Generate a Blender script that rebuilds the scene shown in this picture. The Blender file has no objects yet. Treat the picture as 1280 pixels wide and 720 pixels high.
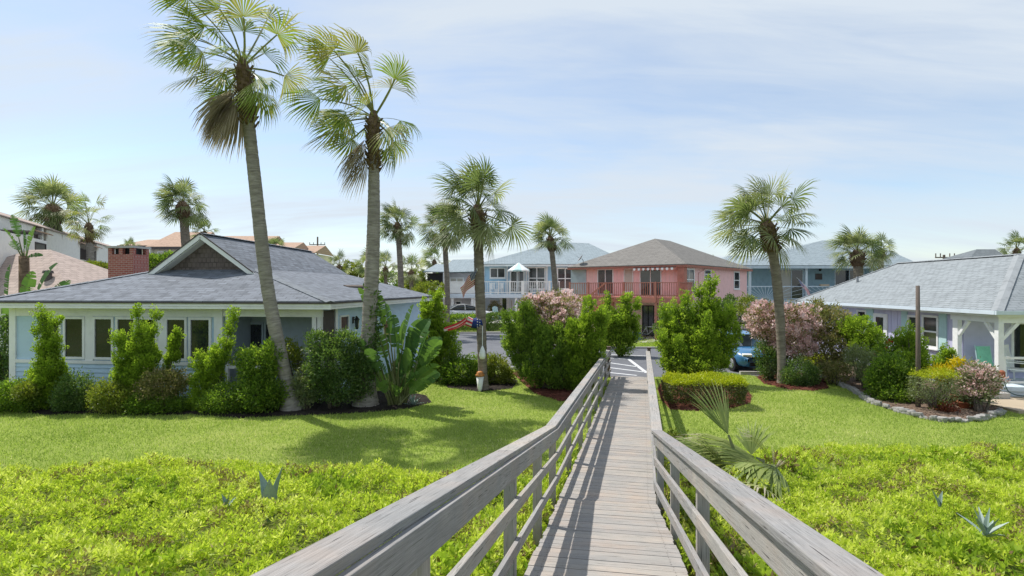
import bpy, math, random
import numpy as np
from mathutils import Vector, Matrix

F = 700.0      # focal length in 1280-wide picture units
H = 3.3        # eye height over the lawn
sc = bpy.context.scene
COL = sc.collection
R = math.radians
rnd = random.Random(11)
rng = np.random.default_rng(7)

def at(px, py, d):
    """point seen in direction (px,py) at distance d in front of the eye"""
    return Vector(((px - 640) / F * d, d, H - (py - 360) / F * d))
def gp(px, py, z=0.0):
    d = F * (H - z) / (py - 360)
    return Vector(((px - 640) / F * d, d, z))
def gz(x, y):
    """height of the ground: flat lawn, rising to the dune on this side"""
    t = np.clip((10.6 - np.asarray(y, float)) / 8.6, 0, 1.6)
    return 0.88 * t ** 1.25

# ------------------------------------------------------------------ objects
def tag(o, label=None, cat=None, group=None, kind=None):
    if label: o['label'] = label
    if cat: o['category'] = cat
    if group: o['group'] = group
    if kind: o['kind'] = kind
    return o
def empty(name, loc, label, cat, rz=0.0, group=None):
    o = bpy.data.objects.new(name, None)
    o.empty_display_size = 0.3
    COL.objects.link(o)
    o.location = loc
    o.rotation_euler = (0, 0, rz)
    return tag(o, label, cat, group)
def copy_tree(o, parent=None):
    c = o.copy(); COL.objects.link(c); c.parent = parent
    for ch in list(o.children): copy_tree(ch, c)
    return c

class MB:
    """collects shapes and links them as ONE mesh object"""
    def __init__(s):
        s.v = []; s.f = []; s.uv = []; s.m = []; s.t = []
    def face(s, pts, uv=None, m=0, t=None):
        b = len(s.v)
        pts = [Vector(p) for p in pts]
        s.v += [tuple(p) for p in pts]
        s.f.append(tuple(range(b, b + len(pts))))
        if uv is None:
            n = Vector((0, 0, 0))
            for i in range(len(pts)):
                n += pts[i].cross(pts[(i + 1) % len(pts)])
            n = n.normalized() if n.length > 1e-12 else Vector((0, 0, 1))
            if abs(n.z) > 0.97: a = Vector((1, 0, 0))
            else: a = Vector((0, 0, 1)).cross(n).normalized()
            b2 = n.cross(a)
            uv = [(p.dot(a), p.dot(b2)) for p in pts]
        s.uv += list(uv); s.m.append(m); s.t.append(rnd.random() if t is None else t)
    def obb(s, c, ax, ay, az, hx, hy, hz, m=0, t=None):
        """oriented box; ax is the long (grain) direction"""
        c = Vector(c); ax = Vector(ax).normalized(); ay = Vector(ay).normalized(); az = Vector(az).normalized()
        t = rnd.random() if t is None else t
        off = rnd.random() * 20
        def P(i, j, k): return c + ax * (hx * i) + ay * (hy * j) + az * (hz * k)
        X, Y, Z = hx, hy, hz
        s.face([P(-1,-1,1),P(1,-1,1),P(1,1,1),P(-1,1,1)], [(-X+off,-Y),(X+off,-Y),(X+off,Y),(-X+off,Y)], m, t)
        s.face([P(-1,1,-1),P(1,1,-1),P(1,-1,-1),P(-1,-1,-1)], [(-X+off,Y),(X+off,Y),(X+off,-Y),(-X+off,-Y)], m, t)
        s.face([P(-1,-1,-1),P(1,-1,-1),P(1,-1,1),P(-1,-1,1)], [(-X+off,-Z+1),(X+off,-Z+1),(X+off,Z+1),(-X+off,Z+1)], m, t)
        s.face([P(1,1,-1),P(-1,1,-1),P(-1,1,1),P(1,1,1)], [(X+off,-Z+2),(-X+off,-Z+2),(-X+off,Z+2),(X+off,Z+2)], m, t)
        s.face([P(1,-1,-1),P(1,1,-1),P(1,1,1),P(1,-1,1)], [(off,-Y),(off,Y),(off+2*Z,Y),(off+2*Z,-Y)], m, t)
        s.face([P(-1,1,-1),P(-1,-1,-1),P(-1,-1,1),P(-1,1,1)], [(off,Y),(off,-Y),(off+2*Z,-Y),(off+2*Z,Y)], m, t)
    def box(s, x0, x1, y0, y1, z0, z1, m=0, t=None):
        s.obb(((x0+x1)/2,(y0+y1)/2,(z0+z1)/2),(1,0,0),(0,1,0),(0,0,1),abs(x1-x0)/2,abs(y1-y0)/2,abs(z1-z0)/2,m,t)
    def post(s, x, y, z0, z1, w, m=0, w2=None):
        s.obb((x,y,(z0+z1)/2),(0,0,1),(1,0,0),(0,1,0),(z1-z0)/2,w/2,(w2 or w)/2,m)
    def beam(s, p0, p1, w, h, m=0, t=None, up=(0,0,1)):
        p0 = Vector(p0); p1 = Vector(p1); ax = (p1-p0).normalized()
        ay = Vector(up).cross(ax)
        ay = ay.normalized() if ay.length > 1e-6 else Vector((1,0,0))
        az = ax.cross(ay)
        s.obb((p0+p1)/2, ax, ay, az, (p1-p0).length/2, w/2, h/2, m, t)
    def tube(s, pts, rad, n=8, m=0, cap=True, t=None):
        pts = [Vector(p) for p in pts]
        if not hasattr(rad, '__len__'): rad = [rad]*len(pts)
        b = len(s.v); t = rnd.random() if t is None else t
        ref = None; L = 0
        for i, p in enumerate(pts):
            d = (pts[min(i+1,len(pts)-1)] - pts[max(i-1,0)]).normalized()
            if ref is None:
                ref = Vector((1,0,0)) if abs(d.x) < 0.8 else Vector((0,1,0))
            a = d.cross(ref).normalized(); c = a.cross(d).normalized(); ref = c
            for k in range(n):
                an = 2*math.pi*k/n
                s.v.append(tuple(p + a*(math.cos(an)*rad[i]) + c*(math.sin(an)*rad[i])))
        ls = [0]
        for i in range(1,len(pts)): ls.append(ls[-1]+(pts[i]-pts[i-1]).length)
        for i in range(len(pts)-1):
            for k in range(n):
                k2 = (k+1)%n
                s.f.append((b+i*n+k,b+i*n+k2,b+(i+1)*n+k2,b+(i+1)*n+k))
                w = 2*math.pi*max(rad[i],0.01)/n
                s.uv += [(ls[i],k*w),(ls[i],(k+1)*w),(ls[i+1],(k+1)*w),(ls[i+1],k*w)]
                s.m.append(m); s.t.append(t)
        if cap:
            for i, fl in ((0,True),(len(pts)-1,False)):
                idx = [b+i*n+k for k in range(n)]
                s.f.append(tuple(reversed(idx)) if fl else tuple(idx))
                s.uv += [(0,0)]*n; s.m.append(m); s.t.append(t)
    def lathe(s, prof, c=(0,0,0), n=16, m=0):
        s.tube([Vector(c)+Vector((0,0,z)) for r,z in prof],[max(r,1e-4) for r,z in prof],n,m)
    def build(s, name, mats, parent=None, smooth=False, bevel=0, **tags):
        me = bpy.data.meshes.new(name)
        me.from_pydata(s.v, [], s.f)
        if not isinstance(mats, (list, tuple)): mats = [mats]
        for m in mats: me.materials.append(m)
        me.polygons.foreach_set('material_index', s.m)
        uvl = me.uv_layers.new(name='UVMap')
        uvl.data.foreach_set('uv', np.array(s.uv, dtype=np.float32).ravel())
        at_ = me.attributes.new('tone', 'FLOAT', 'FACE')
        at_.data.foreach_set('value', np.array(s.t, dtype=np.float32))
        if smooth: me.polygons.foreach_set('use_smooth', [True]*len(s.f))
        me.update()
        o = bpy.data.objects.new(name, me); COL.objects.link(o)
        if parent: o.parent = parent
        if bevel:
            bm = o.modifiers.new('edge', 'BEVEL'); bm.width = bevel; bm.segments = 2; bm.limit_method = 'ANGLE'
            wm = o.modifiers.new('weld', 'WELD'); wm.merge_threshold = 0.0005
            o.modifiers.move(1, 0)
        return tag(o, **tags)

def quads_obj(name, V, tone, mats, parent=None, midx=None, nv=4, **tags):
    """V: (n, nv, 3) array -> one mesh of n separate faces"""
    n = V.shape[0]
    me = bpy.data.meshes.new(name)
    me.vertices.add(n*nv); me.vertices.foreach_set('co', V.astype(np.float32).ravel())
    me.loops.add(n*nv); me.loops.foreach_set('vertex_index', np.arange(n*nv, dtype=np.int32))
    me.polygons.add(n)
    me.polygons.foreach_set('loop_start', np.arange(0, n*nv, nv, dtype=np.int32))
    me.polygons.foreach_set('loop_total', np.full(n, nv, dtype=np.int32))
    if not isinstance(mats, (list, tuple)): mats = [mats]
    for m in mats: me.materials.append(m)
    if midx is not None: me.polygons.foreach_set('material_index', np.asarray(midx, dtype=np.int32))
    a = me.attributes.new('tone', 'FLOAT', 'FACE'); a.data.foreach_set('value', tone.astype(np.float32))
    me.update(calc_edges=True); me.validate()
    o = bpy.data.objects.new(name, me); COL.objects.link(o)
    if parent: o.parent = parent
    return tag(o, **tags)

# ------------------------------------------------------------------ materials
def new_mat(name):
    m = bpy.data.materials.new(name); m.use_nodes = True
    nt = m.node_tree; nt.nodes.clear()
    out = nt.nodes.new('ShaderNodeOutputMaterial')
    p = nt.nodes.new('ShaderNodeBsdfPrincipled')
    nt.links.new(p.outputs[0], out.inputs[0])
    return m, nt, p, out
def N(nt, typ, **kw):
    n = nt.nodes.new(typ)
    for k, v in kw.items():
        if k in n.inputs: n.inputs[k].default_value = v
        else: setattr(n, k, v)
    return n
def ramp(nt, fac, stops):
    r = nt.nodes.new('ShaderNodeValToRGB')
    el = r.color_ramp.elements
    while len(el) < len(stops): el.new(0.5)
    for e, (p, c) in zip(el, stops):
        e.position = p; e.color = (c[0], c[1], c[2], 1) if hasattr(c, '__len__') else (c, c, c, 1)
    nt.links.new(fac, r.inputs[0])
    return r.outputs[0]
def mixc(nt, fac, a, b, mode='MIX'):
    n = nt.nodes.new('ShaderNodeMix'); n.data_type = 'RGBA'; n.blend_type = mode
    for s, v in ((0, fac), (6, a), (7, b)):
        if hasattr(v, 'is_linked') or hasattr(v, 'links'): nt.links.new(v, n.inputs[s])
        else: n.inputs[s].default_value = v if s == 0 else (v[0], v[1], v[2], 1)
    return n.outputs[2]
def bump(nt, p, h, strength=0.3, dist=0.01):
    b = N(nt, 'ShaderNodeBump', Strength=strength, Distance=dist)
    nt.links.new(h, b.inputs['Height']); nt.links.new(b.outputs[0], p.inputs['Normal'])
def coords(nt, kind='Object', scale=(1,1,1), rot=(0,0,0)):
    tc = nt.nodes.new('ShaderNodeTexCoord')
    mp = nt.nodes.new('ShaderNodeMapping'); mp.inputs['Scale'].default_value = scale; mp.inputs['Rotation'].default_value = rot
    nt.links.new(tc.outputs[kind], mp.inputs[0]); return mp.outputs[0]
def noise(nt, vec, scale, detail=4, rough=0.55, dist=0.0):
    n = N(nt, 'ShaderNodeTexNoise', Scale=scale, Detail=detail, Roughness=rough, Distortion=dist)
    nt.links.new(vec, n.inputs['Vector']); return n.outputs[0]
def attr(nt, name='tone'):
    a = nt.nodes.new('ShaderNodeAttribute'); a.attribute_name = name; return a.outputs['Fac']

def paint(name, c, rough=0.55, dirt=0.12, spec=0.3, sc_=3.0):
    m, nt, p, o = new_mat(name)
    v = coords(nt)
    n1 = noise(nt, v, sc_, 6, 0.65)
    d = tuple(x*(1-dirt*2.0) for x in c)
    l = tuple(min(1, x*(1+dirt*0.4)) for x in c)
    col = ramp(nt, n1, [(0.3, d), (0.5, c), (0.75, l)])
    t = attr(nt)
    col = mixc(nt, t, col, mixc(nt, 0.12, col, (c[0]*0.7, c[1]*0.7, c[2]*0.7)))
    nt.links.new(col, p.inputs['Base Color'])
    p.inputs['Roughness'].default_value = rough; p.inputs['Specular IOR Level'].default_value = spec
    bump(nt, p, noise(nt, v, 40, 3), 0.08, 0.01)
    return m

def leafmat(name, stops, trans=0.35, rough=0.45, spec=0.35, tint=1.25, tb=0.6):
    m, nt, p, out = new_mat(name)
    t = attr(nt)
    k = len(stops)
    col = ramp(nt, t, [(i/(k-1), c) for i, c in enumerate(stops)])
    nt.links.new(col, p.inputs['Base Color'])
    p.inputs['Roughness'].default_value = rough; p.inputs['Specular IOR Level'].default_value = spec
    tr = nt.nodes.new('ShaderNodeBsdfTranslucent')
    cc = mixc(nt, 1.0, col, (tint, tint*1.05, tb), 'MULTIPLY'); nt.links.new(cc, tr.inputs[0])
    mx = nt.nodes.new('ShaderNodeMixShader'); mx.inputs[0].default_value = trans
    nt.links.new(p.outputs[0], mx.inputs[1]); nt.links.new(tr.outputs[0], mx.inputs[2])
    nt.links.new(mx.outputs[0], out.inputs[0])
    return m

def woodmat(name, dark, mid, light, rough=0.8, gs=1.0, warm=1.0):
    m, nt, p, o = new_mat(name)
    tc = nt.nodes.new('ShaderNodeTexCoord')
    t = attr(nt)
    ad = nt.nodes.new('ShaderNodeVectorMath'); ad.operation = 'MULTIPLY_ADD'
    cmb = nt.nodes.new('ShaderNodeCombineXYZ'); nt.links.new(t, cmb.inputs[0]); nt.links.new(t, cmb.inputs[1]); nt.links.new(t, cmb.inputs[2])
    nt.links.new(cmb.outputs[0], ad.inputs[0]); ad.inputs[1].default_value = (17, 13, 9); nt.links.new(tc.outputs['UV'], ad.inputs[2])
    def mp(s):
        q = nt.nodes.new('ShaderNodeMapping'); q.inputs['Scale'].default_value = s
        nt.links.new(ad.outputs[0], q.inputs[0]); return q.outputs[0]
    g1 = noise(nt, mp((2.2*gs, 85*gs, 1)), 1.0, 7, 0.7, 0.9)
    g2 = noise(nt, mp((6*gs, 240*gs, 1)), 1.0, 4, 0.65)
    blot = noise(nt, mp((1.1, 2.2, 1)), 1.5, 5, 0.6)
    col = ramp(nt, g1, [(0.25, dark), (0.47, mid), (0.72, light)])
    col = mixc(nt, 0.45, col, ramp(nt, g2, [(0.3, dark), (0.6, light)]), 'MIX')
    col = mixc(nt, ramp(nt, blot, [(0.35, 0.55), (0.65, 0.0)]), col, mid)
    warm = ramp(nt, t, [(0.0, (1-.20*warm,1-.20*warm,1-.18*warm)), (0.5, (1,1,1)), (1.0, (1+.10*warm,1+.06*warm,1.0))])
    col = mixc(nt, 1.0, col, warm, 'MULTIPLY')
    ob = nt.nodes.new('ShaderNodeTexCoord').outputs['Object']
    hue = noise(nt, ob, 2.3, 4, 0.6)
    col = mixc(nt, 0.8, col, ramp(nt, hue, [(0.32, (0.86,0.90,0.93)), (0.5, (1,1,1)), (0.68, (1.10,1.0,0.93))]), 'MULTIPLY')
    crack = noise(nt, mp((2.4*gs, 110*gs, 1)), 1.0, 2, 0.5, 1.5)
    cf = ramp(nt, crack, [(0.31, 1.0), (0.36, 0.0)])
    col = mixc(nt, cf, col, tuple(x*0.45 for x in dark))
    nt.links.new(col, p.inputs['Base Color'])
    p.inputs['Roughness'].default_value = rough; p.inputs['Specular IOR Level'].default_value = 0.2
    bump(nt, p, g1, 0.5, 0.006)
    return m

def shingle(name, c, var=0.25, row=0.14, wid=0.3):
    m, nt, p, o = new_mat(name)
    v = coords(nt, 'UV')
    b = N(nt, 'ShaderNodeTexBrick', Scale=1.0)
    b.inputs['Mortar Size'].default_value = 0.02; b.inputs['Mortar Smooth'].default_value = 0.5
    b.inputs['Brick Width'].default_value = wid; b.inputs['Row Height'].default_value = row
    b.offset = 0.5; b.inputs['Bias'].default_value = 0.0
    b.inputs['Color1'].default_value = (*[x*(1-var) for x in c], 1); b.inputs['Color2'].default_value = (*[x*(1+var) for x in c], 1)
    b.inputs['Mortar'].default_value = (*[x*0.32 for x in c], 1)  # dark joint colour also paints in the shadow dashes under shingle tabs
    nt.links.new(v, b.inputs['Vector'])
    n1 = noise(nt, v, 0.7, 5, 0.6)
    n2 = noise(nt, v, 60, 3, 0.7)
    n3 = noise(nt, v, 3.2, 3, 0.6)
    col = mixc(nt, ramp(nt, n1, [(0.3, 0.35), (0.7, 0.0)]), b.outputs[0], tuple(x*0.72 for x in c))
    col = mixc(nt, ramp(nt, n3, [(0.40, 0.0), (0.62, 0.55)]), col, tuple(min(1, x*1.25) for x in c))
    col = mixc(nt, 0.3, col, ramp(nt, n2, [(0.3, tuple(x*0.5 for x in c)), (0.7, tuple(x*1.5 for x in c))]))
    nt.links.new(col, p.inputs['Base Color']); p.inputs['Roughness'].default_value = 0.9; p.inputs['Specular IOR Level'].default_value = 0.25
    bump(nt, p, b.outputs[1], -0.6, 0.012)
    return m

def brickmat(name):
    m, nt, p, o = new_mat(name)
    v = coords(nt, 'UV')
    b = N(nt, 'ShaderNodeTexBrick', Scale=1.0)
    b.inputs['Mortar Size'].default_value = 0.008; b.inputs['Brick Width'].default_value = 0.21; b.inputs['Row Height'].default_value = 0.075
    b.inputs['Color1'].default_value = (0.30, 0.075, 0.055, 1); b.inputs['Color2'].default_value = (0.38, 0.12, 0.09, 1); b.inputs['Mortar'].default_value = (0.42, 0.32, 0.28, 1)
    nt.links.new(v, b.inputs['Vector'])
    nt.links.new(b.outputs[0], p.inputs['Base Color']); p.inputs['Roughness'].default_value = 0.9
    bump(nt, p, b.outputs[1], -0.5, 0.01)
    return m

def glass(name, c=(0.015,0.02,0.022), rough=0.03):
    m, nt, p, o = new_mat(name)
    v = coords(nt)
    nt.links.new(ramp(nt, noise(nt, v, 1.3, 3), [(0.35, tuple(x*0.6 for x in c)), (0.7, tuple(x*1.7 for x in c))]), p.inputs['Base Color'])
    p.inputs['Roughness'].default_value = rough; p.inputs['Specular IOR Level'].default_value = 0.8; p.inputs['IOR'].default_value = 1.52
    bump(nt, p, noise(nt, v, 1.5, 2), 0.02, 0.05)
    return m

def groundmat(name, stops, scales=(0.35, 3.0, 40.0), bumpd=0.02, rough=0.95):
    m, nt, p, o = new_mat(name)
    v = coords(nt)
    a = noise(nt, v, scales[0], 4, 0.6); b = noise(nt, v, scales[1], 5, 0.65); c = noise(nt, v, scales[2], 4, 0.7)
    mx = nt.nodes.new('ShaderNodeMath'); mx.operation = 'MULTIPLY_ADD'
    nt.links.new(a, mx.inputs[0]); mx.inputs[1].default_value = 0.45
    m2 = nt.nodes.new('ShaderNodeMath'); m2.operation = 'MULTIPLY_ADD'
    nt.links.new(b, m2.inputs[0]); m2.inputs[1].default_value = 0.25
    m3 = nt.nodes.new('ShaderNodeMath'); m3.operation = 'MULTIPLY'; nt.links.new(c, m3.inputs[0]); m3.inputs[1].default_value = 0.30
    nt.links.new(m3.outputs[0], m2.inputs[2]); nt.links.new(m2.outputs[0], mx.inputs[2])
    k = len(stops)
    nt.links.new(ramp(nt, mx.outputs[0], [(0.34+0.32*i/(k-1), s) for i, s in enumerate(stops)]), p.inputs['Base Color'])
    p.inputs['Roughness'].default_value = rough; p.inputs['Specular IOR Level'].default_value = 0.15
    bump(nt, p, c, 0.5, bumpd)
    return m

def barkmat(name, c1, c2, ring=14.0):
    m, nt, p, o = new_mat(name)
    v = coords(nt, 'UV', (ring, 3, 1))
    a = noise(nt, v, 1.0, 5, 0.65, 0.4)
    b = noise(nt, coords(nt, 'Object'), 1.6, 5, 0.6)
    col = ramp(nt, a, [(0.3, c1), (0.68, c2)])
    col = mixc(nt, ramp(nt, b, [(0.42, 0.0), (0.62, 0.45)]), col, tuple(x*0.55 for x in c2))
    nt.links.new(col, p.inputs['Base Color']); p.inputs['Roughness'].default_value = 0.95; p.inputs['Specular IOR Level'].default_value = 0.1
    bump(nt, p, a, 0.8, 0.03)
    return m

def carpaint(name, c):
    m, nt, p, o = new_mat(name)
    v = coords(nt)
    nt.links.new(ramp(nt, noise(nt, v, 2.0, 4), [(0.3, tuple(x*0.9 for x in c)), (0.7, c)]), p.inputs['Base Color'])
    p.inputs['Roughness'].default_value = 0.35; p.inputs['Coat Weight'].default_value = 0.8; p.inputs['Coat Roughness'].default_value = 0.06
    return m

M = {}
M['wood'] = woodmat('weathered grey wood', (0.14,0.132,0.124), (0.30,0.288,0.272), (0.475,0.46,0.44))
M['deck'] = woodmat('weathered deck boards', (0.17,0.155,0.14), (0.325,0.302,0.278), (0.46,0.43,0.395), warm=0.6)
M['oldwood'] = woodmat('brown weathered post', (0.07,0.055,0.045), (0.15,0.12,0.10), (0.24,0.20,0.17))
M['redwood'] = paint('terracotta stained wood', (0.47,0.20,0.15), 0.7, 0.15)
M['white'] = paint('white paint', (0.82,0.83,0.82), 0.5, 0.06)
M['cream'] = paint('cream stucco', (0.84,0.82,0.76), 0.85, 0.06)
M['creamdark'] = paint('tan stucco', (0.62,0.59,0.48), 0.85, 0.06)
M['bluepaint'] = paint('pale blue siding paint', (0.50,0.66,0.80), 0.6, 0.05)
M['skyblue'] = paint('sky blue board paint', (0.36,0.58,0.74), 0.6, 0.06)
M['paleblue'] = paint('pale blue white paint', (0.62,0.70,0.77), 0.6, 0.06)
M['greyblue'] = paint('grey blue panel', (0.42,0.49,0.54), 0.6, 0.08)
M['lavender'] = paint('lavender siding paint', (0.56,0.56,0.74), 0.65, 0.05)
M['mint'] = paint('mint shutter paint', (0.46,0.66,0.66), 0.6, 0.05)
M['pink'] = paint('salmon pink siding', (0.88,0.56,0.54), 0.75, 0.06)
M['pinkpale'] = paint('pale pink siding', (0.86,0.61,0.59), 0.75, 0.06)
M['slate'] = paint('slate blue siding', (0.27,0.39,0.45), 0.7, 0.08)
M['slatelight'] = paint('pale slate paint', (0.60,0.69,0.74), 0.6, 0.08)
M['greywall'] = paint('pale grey siding', (0.58,0.58,0.60), 0.7, 0.08)
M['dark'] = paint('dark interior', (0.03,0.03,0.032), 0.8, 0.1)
M['darkbrown'] = paint('dark brown blind', (0.10,0.085,0.08), 0.8, 0.1)
M['blackmetal'] = paint('black metal', (0.02,0.02,0.022), 0.45, 0.1)
M['greymetal'] = paint('grey metal', (0.30,0.31,0.32), 0.45, 0.1)
M['concrete'] = groundmat('concrete', [(0.34,0.32,0.29),(0.45,0.43,0.40),(0.52,0.50,0.46)], (0.8,4,60), 0.004)
M['tan'] = groundmat('tan slab', [(0.38,0.31,0.22),(0.48,0.40,0.30)], (0.8,4,60), 0.004)
M['terracotta'] = paint('terracotta clay', (0.32,0.11,0.06), 0.85, 0.15)
M['curtain'] = paint('pale curtain', (0.55,0.52,0.45), 0.9, 0.05)
M['glass'] = glass('window glass')
M['glass2'] = glass('paler window glass', (0.03,0.035,0.04), 0.06)  # paler and rougher than the main window glass
M['roofL'] = shingle('blue grey shingles', (0.17,0.187,0.215), 0.5, 0.15, 0.32)
M['roofR'] = shingle('pale grey shingles', (0.245,0.27,0.282), 0.2, 0.14, 0.3)
M['roofP'] = shingle('brown grey shingles', (0.19,0.18,0.165), 0.2, 0.2, 0.4)
M['roofB'] = shingle('light blue grey shingles', (0.25,0.30,0.325), 0.18, 0.25, 0.5)
M['roofT'] = shingle('tan pink shingles', (0.42,0.335,0.29), 0.2, 0.22, 0.4)
M['roofC'] = shingle('orange tan shingles', (0.42,0.29,0.21), 0.15, 0.3, 0.5)
M['roofS'] = shingle('dark slate shingles', (0.15,0.17,0.18), 0.25, 0.25, 0.4)
M['gable'] = shingle('weathered cedar shakes', (0.155,0.125,0.115), 0.38, 0.16, 0.15)
M['capL'] = paint('blue grey cap shingles', (0.20,0.22,0.245), 0.9, 0.2); M['capR'] = paint('pale grey cap shingles', (0.28,0.30,0.31), 0.9, 0.15)
M['brick'] = brickmat('red brick')
M['lawn'] = groundmat('lawn soil and turf', [(0.14,0.20,0.03),(0.225,0.29,0.055),(0.33,0.355,0.11)], (0.22,1.6,70), 0.03)
M['soil'] = groundmat('dune soil', [(0.07,0.10,0.015),(0.12,0.16,0.025),(0.17,0.17,0.05)], (0.5,3,30), 0.05)
M['asphalt'] = groundmat('asphalt', [(0.115,0.12,0.135),(0.15,0.155,0.17),(0.175,0.18,0.195)], (0.25,2,90), 0.006)
M['line'] = paint('road line paint', (0.62,0.63,0.64), 0.8, 0.15, 0.2, 8)
M['mulchdark'] = groundmat('dark mulch', [(0.012,0.010,0.009),(0.03,0.024,0.02),(0.06,0.05,0.04)], (1.2,8,50), 0.05)
M['mulchred'] = groundmat('red mulch', [(0.06,0.022,0.015),(0.13,0.045,0.03),(0.20,0.085,0.06)], (1.2,8,50), 0.05)
M['mulchtan'] = groundmat('leaf litter mulch', [(0.11,0.075,0.055),(0.19,0.135,0.10),(0.27,0.20,0.15)], (1.2,8,50), 0.05)
M['stone'] = groundmat('flat field stone', [(0.20,0.195,0.185),(0.34,0.33,0.31),(0.46,0.45,0.43)], (1.5,8,60), 0.02)
M['sabalbark'] = barkmat('grey palm bark', (0.11,0.09,0.07), (0.31,0.27,0.22), 11)
M['tallbark'] = barkmat('pale grey palm bark', (0.15,0.13,0.11), (0.40,0.37,0.325), 16)
M['boot'] = barkmat('brown leaf bases', (0.07,0.045,0.03), (0.22,0.155,0.10), 9)
M['stem'] = barkmat('shrub stem bark', (0.075,0.06,0.05), (0.18,0.15,0.12), 8)
M['palm'] = leafmat('palm fronds', [(0.10,0.145,0.055),(0.18,0.225,0.09),(0.29,0.32,0.15),(0.52,0.50,0.36)], 0.42, 0.55, 0.3, 1.2, 0.85)
M['palmbright'] = leafmat('bright palm fronds', [(0.09,0.15,0.03),(0.16,0.24,0.04),(0.26,0.34,0.06),(0.36,0.33,0.15)], 0.35, 0.55, 0.25)
M['palmdead'] = leafmat('dead palm fronds', [(0.32,0.26,0.19),(0.46,0.39,0.30),(0.62,0.55,0.45)], 0.4, 0.8, 0.1, 1.0, 0.9)
M['petiole'] = leafmat('palm leaf stalks', [(0.13,0.16,0.05),(0.20,0.20,0.09)], 0.1)
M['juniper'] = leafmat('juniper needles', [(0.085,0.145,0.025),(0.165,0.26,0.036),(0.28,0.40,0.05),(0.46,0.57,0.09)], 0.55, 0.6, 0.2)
M['juniperdark'] = leafmat('dark juniper needles', [(0.07,0.125,0.032),(0.135,0.22,0.045),(0.22,0.33,0.06),(0.34,0.45,0.09)], 0.55, 0.6, 0.2)
M['shrub'] = leafmat('glossy green leaves', [(0.065,0.125,0.02),(0.115,0.20,0.03),(0.19,0.30,0.04),(0.40,0.49,0.10)], 0.55)
M['shrubdark'] = leafmat('dark green leaves', [(0.05,0.095,0.032),(0.085,0.155,0.042),(0.14,0.22,0.06),(0.30,0.36,0.17)], 0.5)
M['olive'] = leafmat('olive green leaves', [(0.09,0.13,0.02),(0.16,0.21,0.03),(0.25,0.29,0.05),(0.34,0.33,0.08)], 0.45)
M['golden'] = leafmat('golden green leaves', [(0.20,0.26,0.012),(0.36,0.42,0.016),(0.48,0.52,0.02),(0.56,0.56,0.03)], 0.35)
M['yellow'] = leafmat('yellow croton leaves', [(0.35,0.30,0.01),(0.60,0.48,0.012),(0.72,0.55,0.015)], 0.3)
M['greygreen'] = leafmat('grey green leaves', [(0.11,0.145,0.06),(0.19,0.23,0.105),(0.28,0.31,0.16)], 0.3)
M['bronze'] = leafmat('bronze shrub leaves', [(0.10,0.06,0.03),(0.17,0.10,0.05),(0.14,0.15,0.05),(0.24,0.15,0.09)], 0.3)
M['copper'] = leafmat('bronze green leaves', [(0.10,0.14,0.035),(0.19,0.21,0.06),(0.31,0.27,0.11),(0.48,0.36,0.25)], 0.45, 0.45, 0.35, 1.1, 0.85)
M['blossom'] = leafmat('pink blossom', [(0.66,0.40,0.37),(0.82,0.57,0.55),(0.92,0.80,0.77)], 0.5, 0.6, 0.2, 1.0, 1.05)
M['rust'] = leafmat('rust red leaves', [(0.12,0.03,0.02),(0.20,0.06,0.04),(0.24,0.12,0.07)], 0.3)
M['redflower'] = leafmat('red flowers', [(0.42,0.03,0.02),(0.6,0.08,0.03)], 0.2)
M['paddle'] = leafmat('broad paddle leaves', [(0.055,0.125,0.045),(0.095,0.18,0.055),(0.15,0.26,0.07),(0.24,0.36,0.10)], 0.4, 0.4, 0.35)
M['agave'] = leafmat('blue agave', [(0.17,0.25,0.21),(0.27,0.36,0.31),(0.38,0.46,0.41)], 0.05, 0.5, 0.3)
M['cover'] = leafmat('ground cover leaves', [(0.14,0.25,0.03),(0.36,0.49,0.045),(0.58,0.67,0.07),(0.78,0.79,0.26)], 0.5, 0.5, 0.25, 1.08, 0.85)
M['coverdead'] = leafmat('withered ground cover leaves', [(0.16,0.11,0.06),(0.27,0.21,0.10),(0.34,0.31,0.12)], 0.2, 0.7, 0.1)
M['grass'] = leafmat('grass blades', [(0.19,0.28,0.055),(0.325,0.43,0.09),(0.46,0.56,0.135),(0.68,0.66,0.34)], 0.45, 0.65, 0.1, 1.1, 0.85)
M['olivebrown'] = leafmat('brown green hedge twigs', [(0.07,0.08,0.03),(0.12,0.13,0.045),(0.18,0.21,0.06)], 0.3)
M['palmetto'] = leafmat('dry palmetto blades', [(0.14,0.20,0.05),(0.23,0.29,0.08),(0.34,0.38,0.13),(0.48,0.46,0.26)], 0.3)
M['orange'] = paint('orange glaze', (0.48,0.20,0.06), .5)
M['binblue'] = paint('blue plastic', (0.03,0.06,0.32), .4)
# ------------------------------------------------------------------ foliage
def unit(v): return v / np.maximum(np.linalg.norm(v, axis=-1, keepdims=True), 1e-9)
def leaves_at(pos, dirs, L, W, fold=0.25):
    """one folded leaf (a kite of four corners) per position"""
    n = len(pos)
    r = unit(rng.normal(size=(n, 3)))
    s = unit(np.cross(dirs, r)); nn = np.cross(s, dirs)
    L = L[:, None]; W = W[:, None]
    mid = pos + dirs*L*0.45 + nn*W*fold
    V = np.stack([pos, mid + s*W*0.5 - nn*W*fold*1.6, pos + dirs*L, mid - s*W*0.5 - nn*W*fold*1.6], 1)
    return V
def keep_outer(c, lb, lim=0.6):
    """drop clumps buried deep inside another lobe"""
    q = np.stack([((c[:, i, None]-lb[None, :, i])/lb[None, :, 3 if i < 2 else 4])**2 for i in range(3)], 0).sum(0)
    return ~((q < lim**2).any(1) & (rng.random(len(c)) < .85))
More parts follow.
